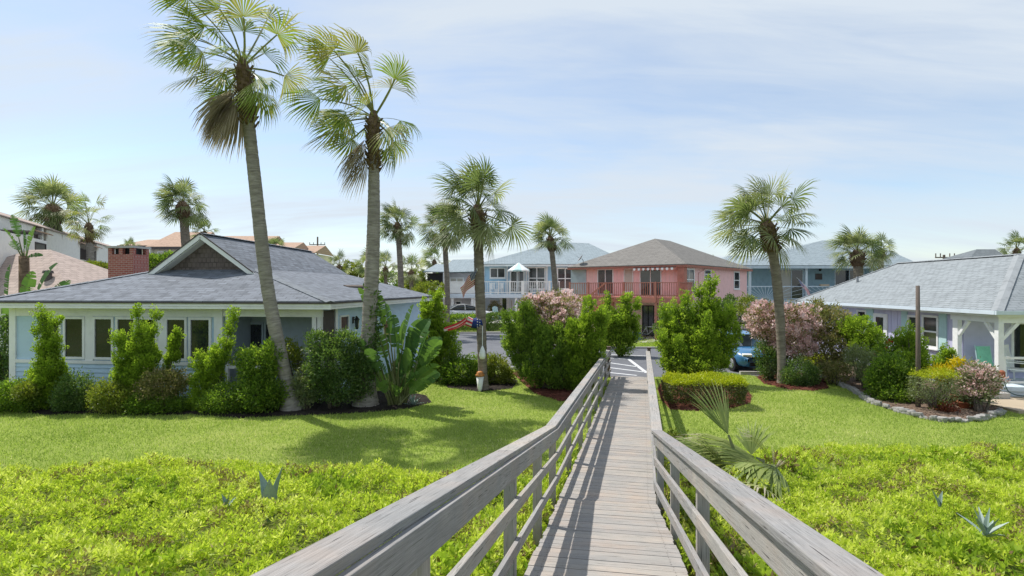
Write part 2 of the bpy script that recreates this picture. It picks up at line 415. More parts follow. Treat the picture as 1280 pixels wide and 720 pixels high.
def knob_cloud(lobes, kr, per, leaf, aspect=0.42):
    """knobbly upswept tufts packed over the lobes, each tuft a bud of short needles"""
    lb = np.array(lobes, float)
    ar = 4*np.pi*((lb[:, 3]**2+2*lb[:, 3]*lb[:, 4])/3)
    nk = np.maximum(10, (ar/(kr*kr*1.15)).astype(int))
    k = np.repeat(np.arange(len(lb)), nk); nc = len(k)
    d = unit(rng.normal(size=(nc, 3)))
    rad = 0.72+0.36*rng.random(nc)
    c = lb[k, :3]+d*rad[:, None]*np.stack([lb[k, 3], lb[k, 3], lb[k, 4]], 1)
    kp = keep_outer(c, lb, .72); c = c[kp]; d = d[kp]; nc = len(c)
    ax = unit(d*0.55+np.array([0, 0, 0.75])+rng.normal(size=(nc, 3))*.18)
    R_ = kr*(0.55+0.75*rng.random(nc)); ct = rng.random(nc)
    ki = np.repeat(np.arange(nc), per); m = len(ki)
    s = unit(rng.normal(size=(m, 3)))
    al = (s*ax[ki]).sum(1, keepdims=True)
    p = c[ki]+(s*0.58+ax[ki]*al*0.85)*R_[ki][:, None]
    dirs = unit(s*0.55+ax[ki]*0.75+rng.normal(size=(m, 3))*.25)
    L = leaf*(0.7+0.6*rng.random(m)); W = L*aspect
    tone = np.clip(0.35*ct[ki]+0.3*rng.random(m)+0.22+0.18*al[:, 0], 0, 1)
    return p, dirs, L, W, tone
def cloud(lobes, n, leaf, nper=14, clump=0.11, aspect=0.5, up=0.25, flat=None, top=None):
    """leaves gathered in clumps spread through lobes (cx,cy,cz,rx,rz)"""
    lb = np.array([(l[0], l[1], l[2], l[3], l[4]) for l in lobes], float)
    w = lb[:, 3]*(lb[:, 3]+lb[:, 4]); w /= w.sum()
    nc = max(4, n//nper)
    k = rng.choice(len(lb), nc, p=w)
    d = unit(rng.normal(size=(nc, 3)))
    ph = rng.random(3)*6
    n0 = nc
    rad = (0.42 + 0.58*np.sqrt(rng.random(nc)))*(1 + 0.16*np.sin(d[:, 0]*7+ph[0]+k)*np.sin(d[:, 2]*6+ph[1]) + 0.07*rng.normal(size=nc))
    c = lb[k, :3] + d*rad[:, None]*np.stack([lb[k, 3], lb[k, 3], lb[k, 4]], 1)
    kp = keep_outer(c, lb); c = c[kp]; d = d[kp]; nc = len(c)
    ct = rng.random(nc)
    ki = np.repeat(np.arange(nc), nper)
    m = len(ki)
    off = rng.normal(size=(m, 3))*clump*0.55
    pos = c[ki] + off
    dirs = unit(d[ki]*0.45 + unit(off)*0.5 + rng.normal(size=(m, 3))*0.45 + np.array([0, 0, up]))
    L = leaf*(0.65+0.7*rng.random(m)); W = L*aspect*(0.8+0.4*rng.random(m))
    tone = np.clip(0.5*ct[ki] + 0.55*rng.random(m) - 0.03, 0, 1)
    return pos, dirs, L, W, tone
def hedge_cloud(x0, x1, y0, y1, z0, z1, n, leaf, rot=0.0, c=(0,0), aspect=0.5, jit=0.05):
    """leaves over a clipped block"""
    X, Y, Z = (x1-x0), (y1-y0), (z1-z0)
    ar = np.array([X*Y, X*Z, X*Z, Y*Z, Y*Z]); f = rng.choice(5, n, p=ar/ar.sum())
    u = rng.random(n); v = rng.random(n)
    p = np.zeros((n, 3)); d = np.zeros((n, 3))
    for i, (a, b, ax, val, dd) in enumerate([(0,1,2,1.0,(0,0,1)),(0,2,1,0.0,(0,-1,0)),(0,2,1,1.0,(0,1,0)),(1,2,0,0.0,(-1,0,0)),(1,2,0,1.0,(1,0,0))]):
        q = f == i
        t = np.zeros((q.sum(), 3)); t[:, a] = u[q]; t[:, b] = v[q]; t[:, ax] = val
        p[q] = t; d[q] = dd
    e = p*2-1; r = np.max(np.abs(e), 1, keepdims=True)
    rr = np.linalg.norm(e, axis=1, keepdims=True)
    e = e*(1-0.22*np.clip(rr/np.maximum(r, 1e-6)-1, 0, 1))
    p = (e+1)/2
    p = p*np.array([X, Y, Z]) + np.array([x0, y0, z0])
    wob = 0.05*np.sin(p[:, :1]*5.1)*np.cos(p[:, 2:]*6+p[:, 1:2]*4)
    p = p - d*(rng.random((n, 1))**2*0.12) + d*wob + rng.normal(size=(n, 3))*jit
    d = unit(d*0.6 + rng.normal(size=(n, 3))*0.6 + np.array([0, 0, 0.25]))
    L = leaf*(0.65+0.7*rng.random(n)); W = L*aspect
    g = np.sin(p[:, 0]*6)*np.sin(p[:, 1]*5+p[:, 2]*7)
    tone = np.clip(rng.random(n)*0.75+0.12+0.12*g, 0, 1)
    if rot:
        ca, sa = math.cos(rot), math.sin(rot)
        Rm = np.array([[ca, sa, 0], [-sa, ca, 0], [0, 0, 1]])
        p = p @ Rm; d = d @ Rm
    return p, d, L, W, tone

def lobe(px, py, d, rx, rz=None, dy=0.0):
    p = at(px, py, d)
    k = d/F
    return [p.x, p.y+dy, p.z, rx*k, (rz if rz else rx)*k]
def spire(px0, py0, px1, py1, d, r0, r1, n=5, dy=0.0):
    """a tapering column of lobes from the foot (px0,py0) to the tip (px1,py1)"""
    out = []
    for i in range(n):
        t = i/(n-1)
        r = r0+(r1-r0)*t
        out.append(lobe(px0+(px1-px0)*t+rnd.uniform(-.25,.25)*r, py0+(py1-py0)*t, d, r, r*1.35, dy+rnd.uniform(-.3,.3)*r*d/F))
    return out
def stems(mb, base, lobes, r=0.035, n=7):
    b = Vector(base)
    for i in range(n):
        l = lobes[i % len(lobes)]
        e = Vector(l[:3]) + Vector((rnd.uniform(-.4,.4)*l[3], rnd.uniform(-.4,.4)*l[3], rnd.uniform(-.3,.3)*l[4]))
        s = b + Vector((rnd.uniform(-.12,.12), rnd.uniform(-.12,.12), -0.05))
        m = s.lerp(e, 0.5) + Vector((rnd.uniform(-.08,.08), rnd.uniform(-.08,.08), 0.05))
        mb.tube([s, m, e], [r, r*0.7, r*0.25], 6)
def shrub(label, lobes, n, leaf, matname, base=None, name='shrub', cat='shrub', nper=14, clump=0.11, aspect=0.5, up=0.25,
          q=None, stem=True, blossom=None, group=None, stem_r=0.03, stem_n=7):
    """a shrub: foliage, stems and, where it flowers, blossom"""
    la = np.array(lobes)
    if base is None:
        i = int(np.argmin(la[:, 2]-la[:, 4])); base = Vector((float(la[:, 0].mean()), float(la[:, 1].mean()), 0))
        base.z = float(gz(base.x, base.y))
    root = empty(name, base, label, cat, group=group)
    q = q or (.74 if name == 'juniper' else .90)
    rel = [[l[0]-base.x, l[1]-base.y, l[2]-base.z, l[3]*q, l[4]*(q+.08)] for l in lobes]
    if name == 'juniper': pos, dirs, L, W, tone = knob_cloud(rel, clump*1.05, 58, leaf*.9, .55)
    else: pos, dirs, L, W, tone = cloud(rel, int(n*2.2), leaf, nper, clump, aspect, up)
    keep = pos[:, 2] > 0.0
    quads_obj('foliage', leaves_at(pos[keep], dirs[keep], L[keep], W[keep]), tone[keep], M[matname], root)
    if stem:
        mb = MB(); stems(mb, (0, 0, 0), rel, stem_r, stem_n); mb.build('stem', M['stem'], root, smooth=True)
    if blossom:
        nb, bl, bm, minz = blossom
        pos, dirs, L, W, tone = cloud([[l[0], l[1], l[2], l[3]*1.06, l[4]*1.06] for l in rel], nb, bl, 12, 0.07, 0.75, 0.6)
        rel2 = np.array(rel); zt = rel2[:, 2].max()
        keep = pos[:, 2] > minz*zt
        quads_obj('blossom', leaves_at(pos[keep], dirs[keep], L[keep], W[keep]), tone[keep], M[bm], root)
    return root

# ------------------------------------------------------------------ palms
def fan(Vq, Tq, Mq, base, d0, plen, blade, nseg, half, droop, roll, dead=False, wind=(0, 0, 0), bright=0.0, seglen=1.0, wid=1.0):
    """a fan leaf: arching stalk, then a plaited fan that splits into drooping strips"""
    base = np.array(base, float); d = np.array(d0, float); d /= np.linalg.norm(d)
    g = np.array([0, 0, -1.0])
    pts = [base]; steps = 4
    for i in range(steps):
        d = d + g*droop*0.16 + np.array(wind)*0.10; d /= np.linalg.norm(d)
        pts.append(pts[-1] + d*plen/steps)
    side = np.cross(d, [0, 0, 1.0]); nl = np.linalg.norm(side)
    side = side/nl if nl > 1e-3 else np.array([1.0, 0, 0])
    up = np.cross(side, d)
    cr, sr = math.cos(roll), math.sin(roll)
    s = side*cr + up*sr; nrm = np.cross(s, d)
    pw = 0.022+0.012*blade
    mi = 1 if dead else 2
    for i in range(steps):
        w0 = pw*(1-0.35*i/steps)
        Vq.append([pts[i]-s*w0, pts[i]+s*w0, pts[i+1]+s*w0*0.85, pts[i+1]-s*w0*0.85]); Tq.append(rnd.random()); Mq.append(mi)
    hub = pts[-1]
    leaf_t = min(1, max(0, rnd.random()*0.7+bright*0.3))
    tipdead = rnd.random() < 0.45
    for k in range(nseg):
        a = -half + 2*half*(k+0.5)/nseg + rnd.uniform(-.02, .02)
        da = half*2/nseg
        dr = d*math.cos(a) + s*math.sin(a)
        fold = 0.30*abs(math.sin(a))
        dr = dr + nrm*(-fold*0.6 if not dead else 0.2)
        dr /= np.linalg.norm(dr)
        ln = blade*(0.80+0.20*math.cos(a))*rnd.uniform(0.86, 1.08)*seglen
        t = np.cross(nrm, dr); t /= np.linalg.norm(t)
        w = math.tan(min(da*0.5, .5))*ln*0.52*wid
        z = nrm*(0.018 if k % 2 else -0.018)*blade
        m1 = hub + dr*ln*0.52 + g*droop*ln*0.09 + np.array(wind)*ln*0.07 + z
        dd = dr + g*droop*0.75 + np.array(wind)*0.55; dd /= np.linalg.norm(dd)
        m2 = m1 + dd*ln*0.30
        dd2 = dd + g*droop*0.95 + np.array(wind)*0.4; dd2 /= np.linalg.norm(dd2)
        tip = m2 + dd2*ln*0.24
        h0 = hub + dr*0.02*ln
        tn = min(1, max(0, leaf_t + rnd.uniform(-.22, .22)))
        mm = 1 if dead else 0
        Vq.append([h0-t*w*0.10, h0+t*w*0.10, m1+t*w, m1-t*w]); Tq.append(tn); Mq.append(mm)
        Vq.append([m1-t*w, m1+t*w, m2+t*w*0.5, m2-t*w*0.5]); Tq.append(min(1, tn+0.08)); Mq.append(mm)
        Vq.append([m2-t*w*0.5, m2+t*w*0.5, tip+t*w*0.03, tip-t*w*0.03]); Tq.append(min(1, tn+0.2)); Mq.append(1 if (tipdead and rnd.random() < .5) else mm)

def curve(pts, n=14):
    """smooth line through points"""
    P = [Vector(p) for p in pts]
    P = [P[0]*2-P[1]] + P + [P[-1]*2-P[-2]]
    out = []
    segs = len(P)-3
    for i in range(segs):
        for j in range(n):
            t = j/n
            a, b, c, d = P[i:i+4]
            out.append(0.5*((2*b)+(c-a)*t+(2*a-5*b+4*c-d)*t*t+(3*b-a-3*c+d)*t**3))
    out.append(P[-2]); return out

def palm(label, trunk, r_base, r_top, crown_r, nleaf, kind='sabal', nseg=26, group=None, seed=0, wind=(-0.35, 0, 0), boots=True, lean=(0, 0, 0), low=-0.75, flare=1.35, ring=0.05, lo_n=0):
    """trunk: world points from foot to the base of the crown"""
    global rnd
    rnd = random.Random(100+seed)
    base = Vector(trunk[0])
    root = empty('palm_tree', base, label, 'palm tree', group=group)
    pts = [Vector(p)-base for p in curve(trunk, 40 if crown_r > 1.7 else 16)]
    pts[0].z -= 0.15
    n = len(pts); rad = []
    for i in range(n):
        t = i/(n-1)
        r = r_base+(r_top-r_base)*t
        r *= 1+(flare-1)*max(0, 1-t*9)**1.6
        r *= 1+ring*rnd.uniform(-1, 1)*0.55 + 0.03*math.sin(t*9+seed) + (.028 if i % 2 else 0)
        rad.append(r)
    mb = MB(); mb.tube(pts, rad, 14)
    tall = kind == 'tall'
    mb.build('trunk', M['tallbark' if tall else 'sabalbark'], root, smooth=True)
    top = pts[-1]; ax = (pts[-1]-pts[-3]).normalized()
    # leaf bases: a rough sleeve of old cut stalks under the crown
    bb = MB(); bl = crown_r*(0.42 if not tall else 0.75)
    bl = min(bl, 1.6)
    nb = 70 if crown_r > 1.2 and boots else 34
    core = [top-ax*bl, top-ax*bl*0.5, top, top+ax*crown_r*0.16]
    k = r_top*(1.5 if not tall else 1.25)
    bb.tube(core, [r_top*1.0, k, k*1.05, k*0.5], 10)
    for i in range(nb):
        an = i*2.39996; t = i/nb
        o = Vector((math.cos(an), math.sin(an), 0))
        p = top-ax*bl*(1-t)+o*(k*0.85)
        e = p+o*rnd.uniform(.05, .11)*(1+k)+Vector((0, 0, rnd.uniform(.08, .2)))
        bb.obb((p+e)/2, e-p, o.cross((0, 0, 1)), o, (e-p).length/2+.03, rnd.uniform(.025, .05), .012)
    bb.build('leaf_bases', M['boot'], root)
    Vq = []; Tq = []; Mq = []
    for i in range(nleaf):
        t = (i+0.5)/nleaf
        el = low + (1.45-low)*t**0.85 + rnd.uniform(-.1, .1)
        az = i*2.39996 + rnd.uniform(-.35, .35)
        d = np.array([math.cos(az)*math.cos(el), math.sin(az)*math.cos(el), math.sin(el)])
        d = d + np.array(lean) + np.array(wind)*0.25
        b = top + ax*(0.10*crown_r*t)
        pl = crown_r*rnd.uniform(.34, .62)*(1.0 if el > -.3 else .85)
        bl_ = crown_r*(rnd.uniform(.40, .52) if not tall else rnd.uniform(.42, .54))
        if tall: pl *= 1+.75*max(0, math.sin(el))**2; bl_ *= 1+.25*max(0, math.sin(el))
        fan(Vq, Tq, Mq, b, d, pl, bl_, nseg, rnd.uniform(1.7, 2.3) if not tall else rnd.uniform(1.3, 1.8), rnd.uniform(.25, .6)*(1.0 if not tall else 1.2), rnd.uniform(-.9, .9), False, wind, 1.0 if tall else 0.0, 1.0, .85)
    mats = [M['palmbright' if tall else 'palm'], M['palmdead'], M['petiole']]
    quads_obj('crown', np.array(Vq), np.array(Tq), mats, root, Mq)
    if lo_n:
        Vq = []; Tq = []; Mq = []
        for i in range(lo_n):
            az = rnd.uniform(2.2, 4.6) if tall else rnd.uniform(0, 6.28)
            d = np.array([math.cos(az)*.55, math.sin(az)*.55, -.8])
            fan(Vq, Tq, Mq, top-ax*rnd.uniform(.0, .5), d, crown_r*.28, crown_r*rnd.uniform(.55, .7), 22, rnd.uniform(.6, 1.0), .9, rnd.uniform(-.4, .4), True, tuple(x*.5 for x in wind))
        quads_obj('dead_fronds', np.array(Vq), np.array(Tq), mats, root, Mq)
    rnd = random.Random(500+seed)
    return root

# ------------------------------------------------------------------ broad leaved plants
def paddle(Vq, Tq, base, d0, plen, blen, bw, droop, torn=0.3, stalk=None):
    base = np.array(base, float); d = np.array(d0, float); d /= np.linalg.norm(d)
    g = np.array([0, 0, -1.0])
    p = base; pts = [p]
    for i in range(5):
        d = d+g*droop*0.05; d /= np.linalg.norm(d); p = p+d*plen/5; pts.append(p)
    if stalk is not None: stalk.tube([Vector(q) for q in pts], [.035, .03, .026, .022, .018, .014], 6)
    side = np.cross(d, [0, 0, 1.0]); side /= max(np.linalg.norm(side), 1e-6)
    an = rnd.choice((-1, 1))*rnd.uniform(.55, 1.4); up = np.cross(side, d); s = side*math.cos(an)+up*math.sin(an)
    n = 18; tone = rnd.random()*0.6+.1
    mids = [p]; dirs = [d]
    for i in range(n):
        d = d+g*droop*0.11*(i/n+.3); d /= np.linalg.norm(d); p = p+d*blen/n; mids.append(p); dirs.append(d)
    prof = lambda t: bw*0.5*(math.sin(math.pi*min(1, t*0.92+0.06))**0.65)
    gap = [rnd.random() < torn for _ in range(n)]
    for sg in (1, -1):
        for i in range(n):
            t0, t1 = i/n, (i+1)/n
            w0, w1 = prof(t0), prof(t1) if i < n-1 else 0.0
            nn0 = np.cross(s, dirs[i])
            lift = 0.28
            e0 = mids[i]+s*sg*w0+nn0*w0*lift+dirs[i]*w0*.25; e1 = mids[i+1]+s*sg*w1+nn0*w1*lift+dirs[i]*w1*.25
            if gap[i]:
                c = e0*.75+e1*.25; e1 = e1*0.55+e0*.45+g*w1*rnd.uniform(0, .25)
            Vq.append([mids[i], mids[i+1], e1, e0]); Tq.append(min(1, max(0, tone+rnd.uniform(-.08, .08))))
def paddle_plant(label, base, specs, name='bird_of_paradise_plant', cat='plant', trunk=None, group=None, torn=0.3):
    """specs: (tip direction x,y,z, stalk length, blade length, width, droop)"""
    base = Vector(base)
    root = empty(name, base, label, cat, group=group)
    Vq = []; Tq = []; st = MB()
    off = Vector((0, 0, 0))
    if trunk:
        tb = MB(); tb.tube([(0, 0, -.1), (0.03, 0, trunk*.5), (0, 0, trunk)], [.22, .2, .17], 10)
        tb.build('trunk', M['boot'], root, smooth=True); off = Vector((0, 0, trunk-.1))
    for (x, y, z, pl, bl, bw, dr) in specs:
        b = off+Vector((rnd.uniform(-.18, .18), rnd.uniform(-.15, .15), 0))*(0.4 if trunk else 1.2)
        paddle(Vq, Tq, b, (x, y, z), pl, bl, bw, dr, torn, st)
    st.build('stalk', M['petiole'], root, smooth=True)
    quads_obj('foliage', np.array(Vq), np.array(Tq), M['paddle'], root)
    return root
def agave(label, loc, n, ln, w, spread, name='agave', group=None):
    mb = MB()
    for i in range(n):
        az = i*2.4+.3; el = 1.45-spread*(i/n)
        d = Vector((math.cos(az)*math.cos(el), math.sin(az)*math.cos(el), math.sin(el)))
        s = d.cross(Vector((0, 0, 1))).normalized(); u = s.cross(d)
        L = ln*rnd.uniform(.85, 1.1); t = rnd.random()
        prev = None
        for k in range(7):
            q = k/6
            ww = w*(0.55+0.9*q*(1-q)*2.2)*(1-q**3) if k < 6 else 0.004
            c = d*L*q+u*(-L*.10*q*q)+d*0.02
            ring = [c-s*ww+u*ww*.55, c-u*ww*.28, c+s*ww+u*ww*.55, c+u*ww*.02]
            if prev:
                for j in range(4):
                    a, b = prev[j], prev[(j+1) % 4]; cc, dd = ring[(j+1) % 4], ring[j]
                    mb.face([a, b, cc, dd], m=0, t=t)
            prev = ring
    o = mb.build(name, M['agave']); o.location = loc
    return tag(o, label, 'agave', group)
# ================================================================== camera, light, sky
cam = bpy.data.cameras.new('camera'); co = bpy.data.objects.new('camera', cam); COL.objects.link(co)
co.location = (0, 0, H); co.rotation_euler = (R(90), 0, 0)
cam.sensor_width = 36; cam.lens = 36*F/1280; cam.clip_end = 3000; cam.clip_start = 0.05
sc.camera = co
SUN = Vector((-0.52, 0.38, 1.0)).normalized()
sl = bpy.data.lights.new('sun', 'SUN'); so = bpy.data.objects.new('sun', sl); COL.objects.link(so)
sl.energy = 3.05; sl.angle = R(0.6); sl.color = (1.0, 0.955, 0.89)
so.rotation_euler = SUN.to_track_quat('Z', 'Y').to_euler(); so.location = (-20, 15, 40)
w = bpy.data.worlds.new('World'); sc.world = w; w.use_nodes = True
nt = w.node_tree; nt.nodes.clear()
out = nt.nodes.new('ShaderNodeOutputWorld')
sky = nt.nodes.new('ShaderNodeTexSky'); sky.sky_type = 'NISHITA'; sky.sun_disc = False
sky.sun_elevation = math.asin(SUN.z); sky.sun_rotation = math.atan2(SUN.x, SUN.y)
sky.air_density = 1.0; sky.dust_density = 0.5; sky.ozone_density = 1.0
bg = nt.nodes.new('ShaderNodeBackground'); bg.inputs[1].default_value = 0.10
nt.links.new(sky.outputs[0], bg.inputs[0])
tc = nt.nodes.new('ShaderNodeTexCoord')
# thin high cloud, spread on a plane high above so that it flattens towards the horizon
sep = nt.nodes.new('ShaderNodeSeparateXYZ'); nt.links.new(tc.outputs['Generated'], sep.inputs[0])
zc = N(nt, 'ShaderNodeMath', operation='MAXIMUM'); nt.links.new(sep.outputs[2], zc.inputs[0]); zc.inputs[1].default_value = 0.0
za = N(nt, 'ShaderNodeMath', operation='ADD'); nt.links.new(zc.outputs[0], za.inputs[0]); za.inputs[1].default_value = 0.22
dv = N(nt, 'ShaderNodeVectorMath', operation='DIVIDE'); nt.links.new(tc.outputs['Generated'], dv.inputs[0])
cb = nt.nodes.new('ShaderNodeCombineXYZ')
for i in range(3): nt.links.new(za.outputs[0], cb.inputs[i])
nt.links.new(cb.outputs[0], dv.inputs[1])
mp = nt.nodes.new('ShaderNodeMapping'); mp.inputs['Scale'].default_value = (0.55, 1.5, 0.0); mp.inputs['Rotation'].default_value = (0, 0, R(-14)); mp.inputs['Location'].default_value = (2.2, 0.4, 0)
nt.links.new(dv.outputs[0], mp.inputs[0])
n1 = noise(nt, mp.outputs[0], 1.05, 7, 0.55, 0.5)
mp2 = nt.nodes.new('ShaderNodeMapping'); mp2.inputs['Scale'].default_value = (0.5, 2.6, 0.0); mp2.inputs['Rotation'].default_value = (0, 0, R(-24))
nt.links.new(dv.outputs[0], mp2.inputs[0])
n2 = noise(nt, mp2.outputs[0], 2.4, 8, 0.62, 0.8)
mxm = N(nt, 'ShaderNodeMath', operation='MULTIPLY_ADD'); nt.links.new(n2, mxm.inputs[0]); mxm.inputs[1].default_value = 0.35; nt.links.new(n1, mxm.inputs[2])
fac = ramp(nt, mxm.outputs[0], [(0.44, 0.14), (0.62, 0.50), (0.82, 0.97)])
bg2 = nt.nodes.new('ShaderNodeBackground'); bg2.inputs[0].default_value = (0.79, 0.88, 0.98, 1); bg2.inputs[1].default_value = 0.53
ms = nt.nodes.new('ShaderNodeMixShader'); nt.links.new(fac, ms.inputs[0]); nt.links.new(bg.outputs[0], ms.inputs[1]); nt.links.new(bg2.outputs[0], ms.inputs[2])
nt.links.new(ms.outputs[0], out.inputs[0])
sc.view_settings.view_transform = 'Standard'; sc.view_settings.look = 'None'; sc.view_settings.gamma = 1.0
sc.view_settings.exposure = 0.78
sc.render.engine = 'CYCLES'; sc.cycles.max_bounces = 6; sc.cycles.transparent_max_bounces = 4
sc.cycles.use_denoising = True; sc.cycles.denoising_prefilter = 'NONE'

# ================================================================== ground
def poly_obj(name, pts, z, m, kind='structure', sub=0, **tags):
    mb = MB(); mb.face([(p[0], p[1], z) for p in pts])
    return mb.build(name, m, kind=kind, **tags)
def inside(poly, x, y):
    x = np.asarray(x, float); y = np.asarray(y, float); r = np.zeros(x.shape, bool)
    n = len(poly)
    for i in range(n):
        x0, y0 = poly[i][0], poly[i][1]; x1, y1 = poly[(i+1) % n][0], poly[(i+1) % n][1]
        c = ((y0 > y) != (y1 > y)) & (x < (x1-x0)*(y-y0)/(y1-y0+1e-12)+x0)
        r ^= c
    return r

# boardwalk line: left deck edge and deck height along distance
BW = 1.27
def wl(d): return np.where(np.asarray(d) < 7.7, -0.64+0.17*np.asarray(d), 0.669+(np.asarray(d)-7.7)*0.233)
def wz(d): return np.where(np.asarray(d) < 7.7, 1.90-0.19*np.asarray(d), 0.437-0.0298*(np.asarray(d)-7.7))

# lawn sheet, one surface to the horizon
xs = np.concatenate([[-1500, -400, -150, -80, -45], np.arange(-30, 30.1, 0.75), [45, 80, 150, 400, 1500]])
ys = np.concatenate([[-400, -60, -20, -8], np.arange(-4, 13, 0.5), np.arange(13, 50, 2.0), [60, 80, 120, 200, 400, 1500]])
GX, GY = np.meshgrid(xs, ys); GZ = gz(GX, GY)
GZ = GZ + np.where((GY < 12) & (np.abs(GX) < 40), 0.03*np.sin(GX*1.7)*np.sin(GY*1.3), 0)
GZ = np.where(GY > 12, -0.0, GZ)
nx, ny = len(xs), len(ys)
me = bpy.data.meshes.new('lawn')
fs = [(j*nx+i, j*nx+i+1, (j+1)*nx+i+1, (j+1)*nx+i) for j in range(ny-1) for i in range(nx-1)]
me.from_pydata(np.stack([GX.ravel(), GY.ravel(), GZ.ravel()], 1).tolist(), [], fs)
me.materials.append(M['lawn']); me.materials.append(M['soil'])
yc = np.array([(ys[f[0]//nx]+ys[f[2]//nx])/2 for f in fs]); 
me.polygons.foreach_set('material_index', (yc < 9.4).astype(np.int32))
me.polygons.foreach_set('use_smooth', [True]*len(fs))
lawn = bpy.data.objects.new('lawn', me); COL.objects.link(lawn); tag(lawn, kind='structure')

# parking lot and street
LOT = [(-60, 41), (-60, 34), (-6, 22.9), (0.05, 22.75), (1.9, 22.3), (3.0, 20.75), (6.2, 20.75), (7.2, 22.3), (8.3, 22.0), (9.4, 20.6), (13.4, 20.8), (14.6, 25), (30, 30), (60, 34), (60, 52), (17, 52), (13, 33), (10.4, 30.3), (3.2, 30.5), (1.5, 33), (0.6, 40.5)]
poly_obj('asphalt_paving', LOT, 0.006, M['asphalt'])
poly_obj('asphalt_paving', [(-80, 45), (-45, 26), (-31, 31.8), (-13, 44), (-13, 75), (-80, 75)], 0.006, M['asphalt'])  # asphalt patch added to cut green lawn bounce on the apartment walls
mk = MB()
def stripe(a, b, wd, z=0.011):
    a = Vector((a[0], a[1], z)); b = Vector((b[0], b[1], z)); s = (b-a).normalized().cross(Vector((0, 0, 1)))*wd/2
    mk.face([a-s, b-s, b+s, a+s])
def g2(px, py): p = gp(px, py); return (p.x, p.y)
stripe(g2(785, 448.6), g2(808.5, 466.5), .16)
for a, b in [((752, 447), (786, 449.3)), ((750, 452), (796, 458.6)), ((748, 458), (805, 465.3)), ((748, 464.5), (796, 469.6))]: stripe(g2(*a), g2(*b), .15)
stripe(g2(755, 443), g2(809, 445.2), .16)
stripe(g2(600, 421.5), g2(640, 424), .16); stripe(g2(655, 423), g2(700, 426.5), .16)
mk.build('parking_lot_marking', M['line'], kind='structure')
# kerbs round the lot
kb = MB()
def kerb(pts, wd=0.15, h=0.11):
    for a, b in zip(pts[:-1], pts[1:]):
        kb.beam((a[0], a[1], h/2-.01), (b[0], b[1], h/2-.01), wd, h+.02)
kerb([(-60, 33.9), (-6.05, 22.8), (0.05, 22.62), (1.85, 22.2), (2.6, 21.3)])
kerb([(10.4, 30.3), (3.2, 30.5), (1.5, 33), (0.6, 40.5), (-60, 41)])
kerb([(17.1, 52), (13.05, 33), (10.4, 30.3)])
kb.build('kerb', M['concrete'], kind='structure')
# raised parking court of the balcony house
mb = MB(); mb.box(-15, 9.5, 44.2, 66, -.3, .52); mb.build('driveway', M['concrete'], kind='structure')
# slab in front of the pink house
mb = MB(); mb.box(4.0, 16, 33.6, 37, -.1, .04); mb.build('patio', M['concrete'], kind='structure')
# slab at the lavender porch
mb = MB(); mb.box(13.3, 18.5, 14.7, 16.78, -.1, .075); mb.build('patio', M['tan'], kind='structure')
# driveway pale strip by the bronze shrub
# mulch beds: a low mound of soil with chips lying on it
def bed(name, pts, mname, hgt=0.05, chips=900, cs=0.05):
    xs_ = [p[0] for p in pts]; ys_ = [p[1] for p in pts]
    cx, cy = sum(xs_)/len(pts), sum(ys_)/len(pts)
    mb = MB()
    inner = [(cx+(x-cx)*.9, cy+(y-cy)*.9) for x, y in pts]
    n = len(pts)
    for i in range(n):
        j = (i+1) % n
        mb.face([(pts[i][0], pts[i][1], .004), (pts[j][0], pts[j][1], .004), (inner[j][0], inner[j][1], hgt), (inner[i][0], inner[i][1], hgt)])
        mb.face([(inner[i][0], inner[i][1], hgt), (inner[j][0], inner[j][1], hgt), (cx, cy, hgt+.01)])
    k = 0
    while k < chips:
        x = rnd.uniform(min(xs_), max(xs_)); y = rnd.uniform(min(ys_), max(ys_))
        if not inside(pts, [x], [y])[0]: 
            k += 0.2; continue
        a = rnd.uniform(0, 6.28); c = Vector((x, y, hgt+rnd.uniform(.0, .03)))
        ax = Vector((math.cos(a), math.sin(a), rnd.uniform(-.4, .4))).normalized()
        ay = Vector((-math.sin(a), math.cos(a), rnd.uniform(-.4, .4))).normalized()
        l = cs*rnd.uniform(.6, 1.5); ww = cs*rnd.uniform(.15, .4)
        mb.face([c-ax*l-ay*ww, c+ax*l-ay*ww, c+ax*l+ay*ww, c-ax*l+ay*ww]); k += 1
    return mb.build(name, M[mname], kind='structure')
def pxpoly(pp): return [tuple(gp(a, b)[:2]) for a, b in pp]
BEDS = []
b1 = pxpoly([(-60, 517), (0, 514), (60, 519), (115, 517), (180, 520), (240, 518), (300, 523), (360, 520), (420, 518), (470, 515), (510, 511), (540, 503), (532, 494), (500, 488)]) + [(-4.7, 17.4), (-18, 18.5)]
BEDS.append(b1); bed('mulch_bed', b1, 'mulchdark', .05, 5000, .035)
b2 = pxpoly([(640, 466), (652, 478), (668, 492), (700, 502), (722, 500), (738, 487), (748, 475), (745, 466), (700, 461), (660, 463)])
BEDS.append(b2); bed('mulch_bed', b2, 'mulchred', .04, 2500, .05)
b3 = pxpoly([(826, 500), (838, 512), (870, 514), (910, 512), (938, 504), (940, 494), (925, 484), (880, 476), (850, 470), (830, 474), (822, 486)])
BEDS.append(b3); bed('mulch_bed', b3, 'mulchred', .04, 2200, .045)
b4 = pxpoly([(945, 471), (955, 480), (985, 487), (1015, 489), (1036, 486), (1030, 474), (1000, 466), (960, 465)])
BEDS.append(b4); bed('mulch_bed', b4, 'mulchred', .04, 1500, .05)
b5 = pxpoly([(1022, 468), (1032, 474), (1050, 481), (1072, 491), (1088, 503), (1108, 511), (1130, 517), (1158, 525), (1190, 528), (1222, 525), (1246, 520), (1256, 512), (1240, 500)]) + [(14.6, 16.2), (14.9, 24), (12.8, 24.5)]
BEDS.append(b5); bed('mulch_bed', b5, 'mulchtan', .05, 3500, .045)
b6 = pxpoly([(548, 474), (560, 485), (600, 490), (640, 486), (648, 476), (620, 468), (570, 466)])
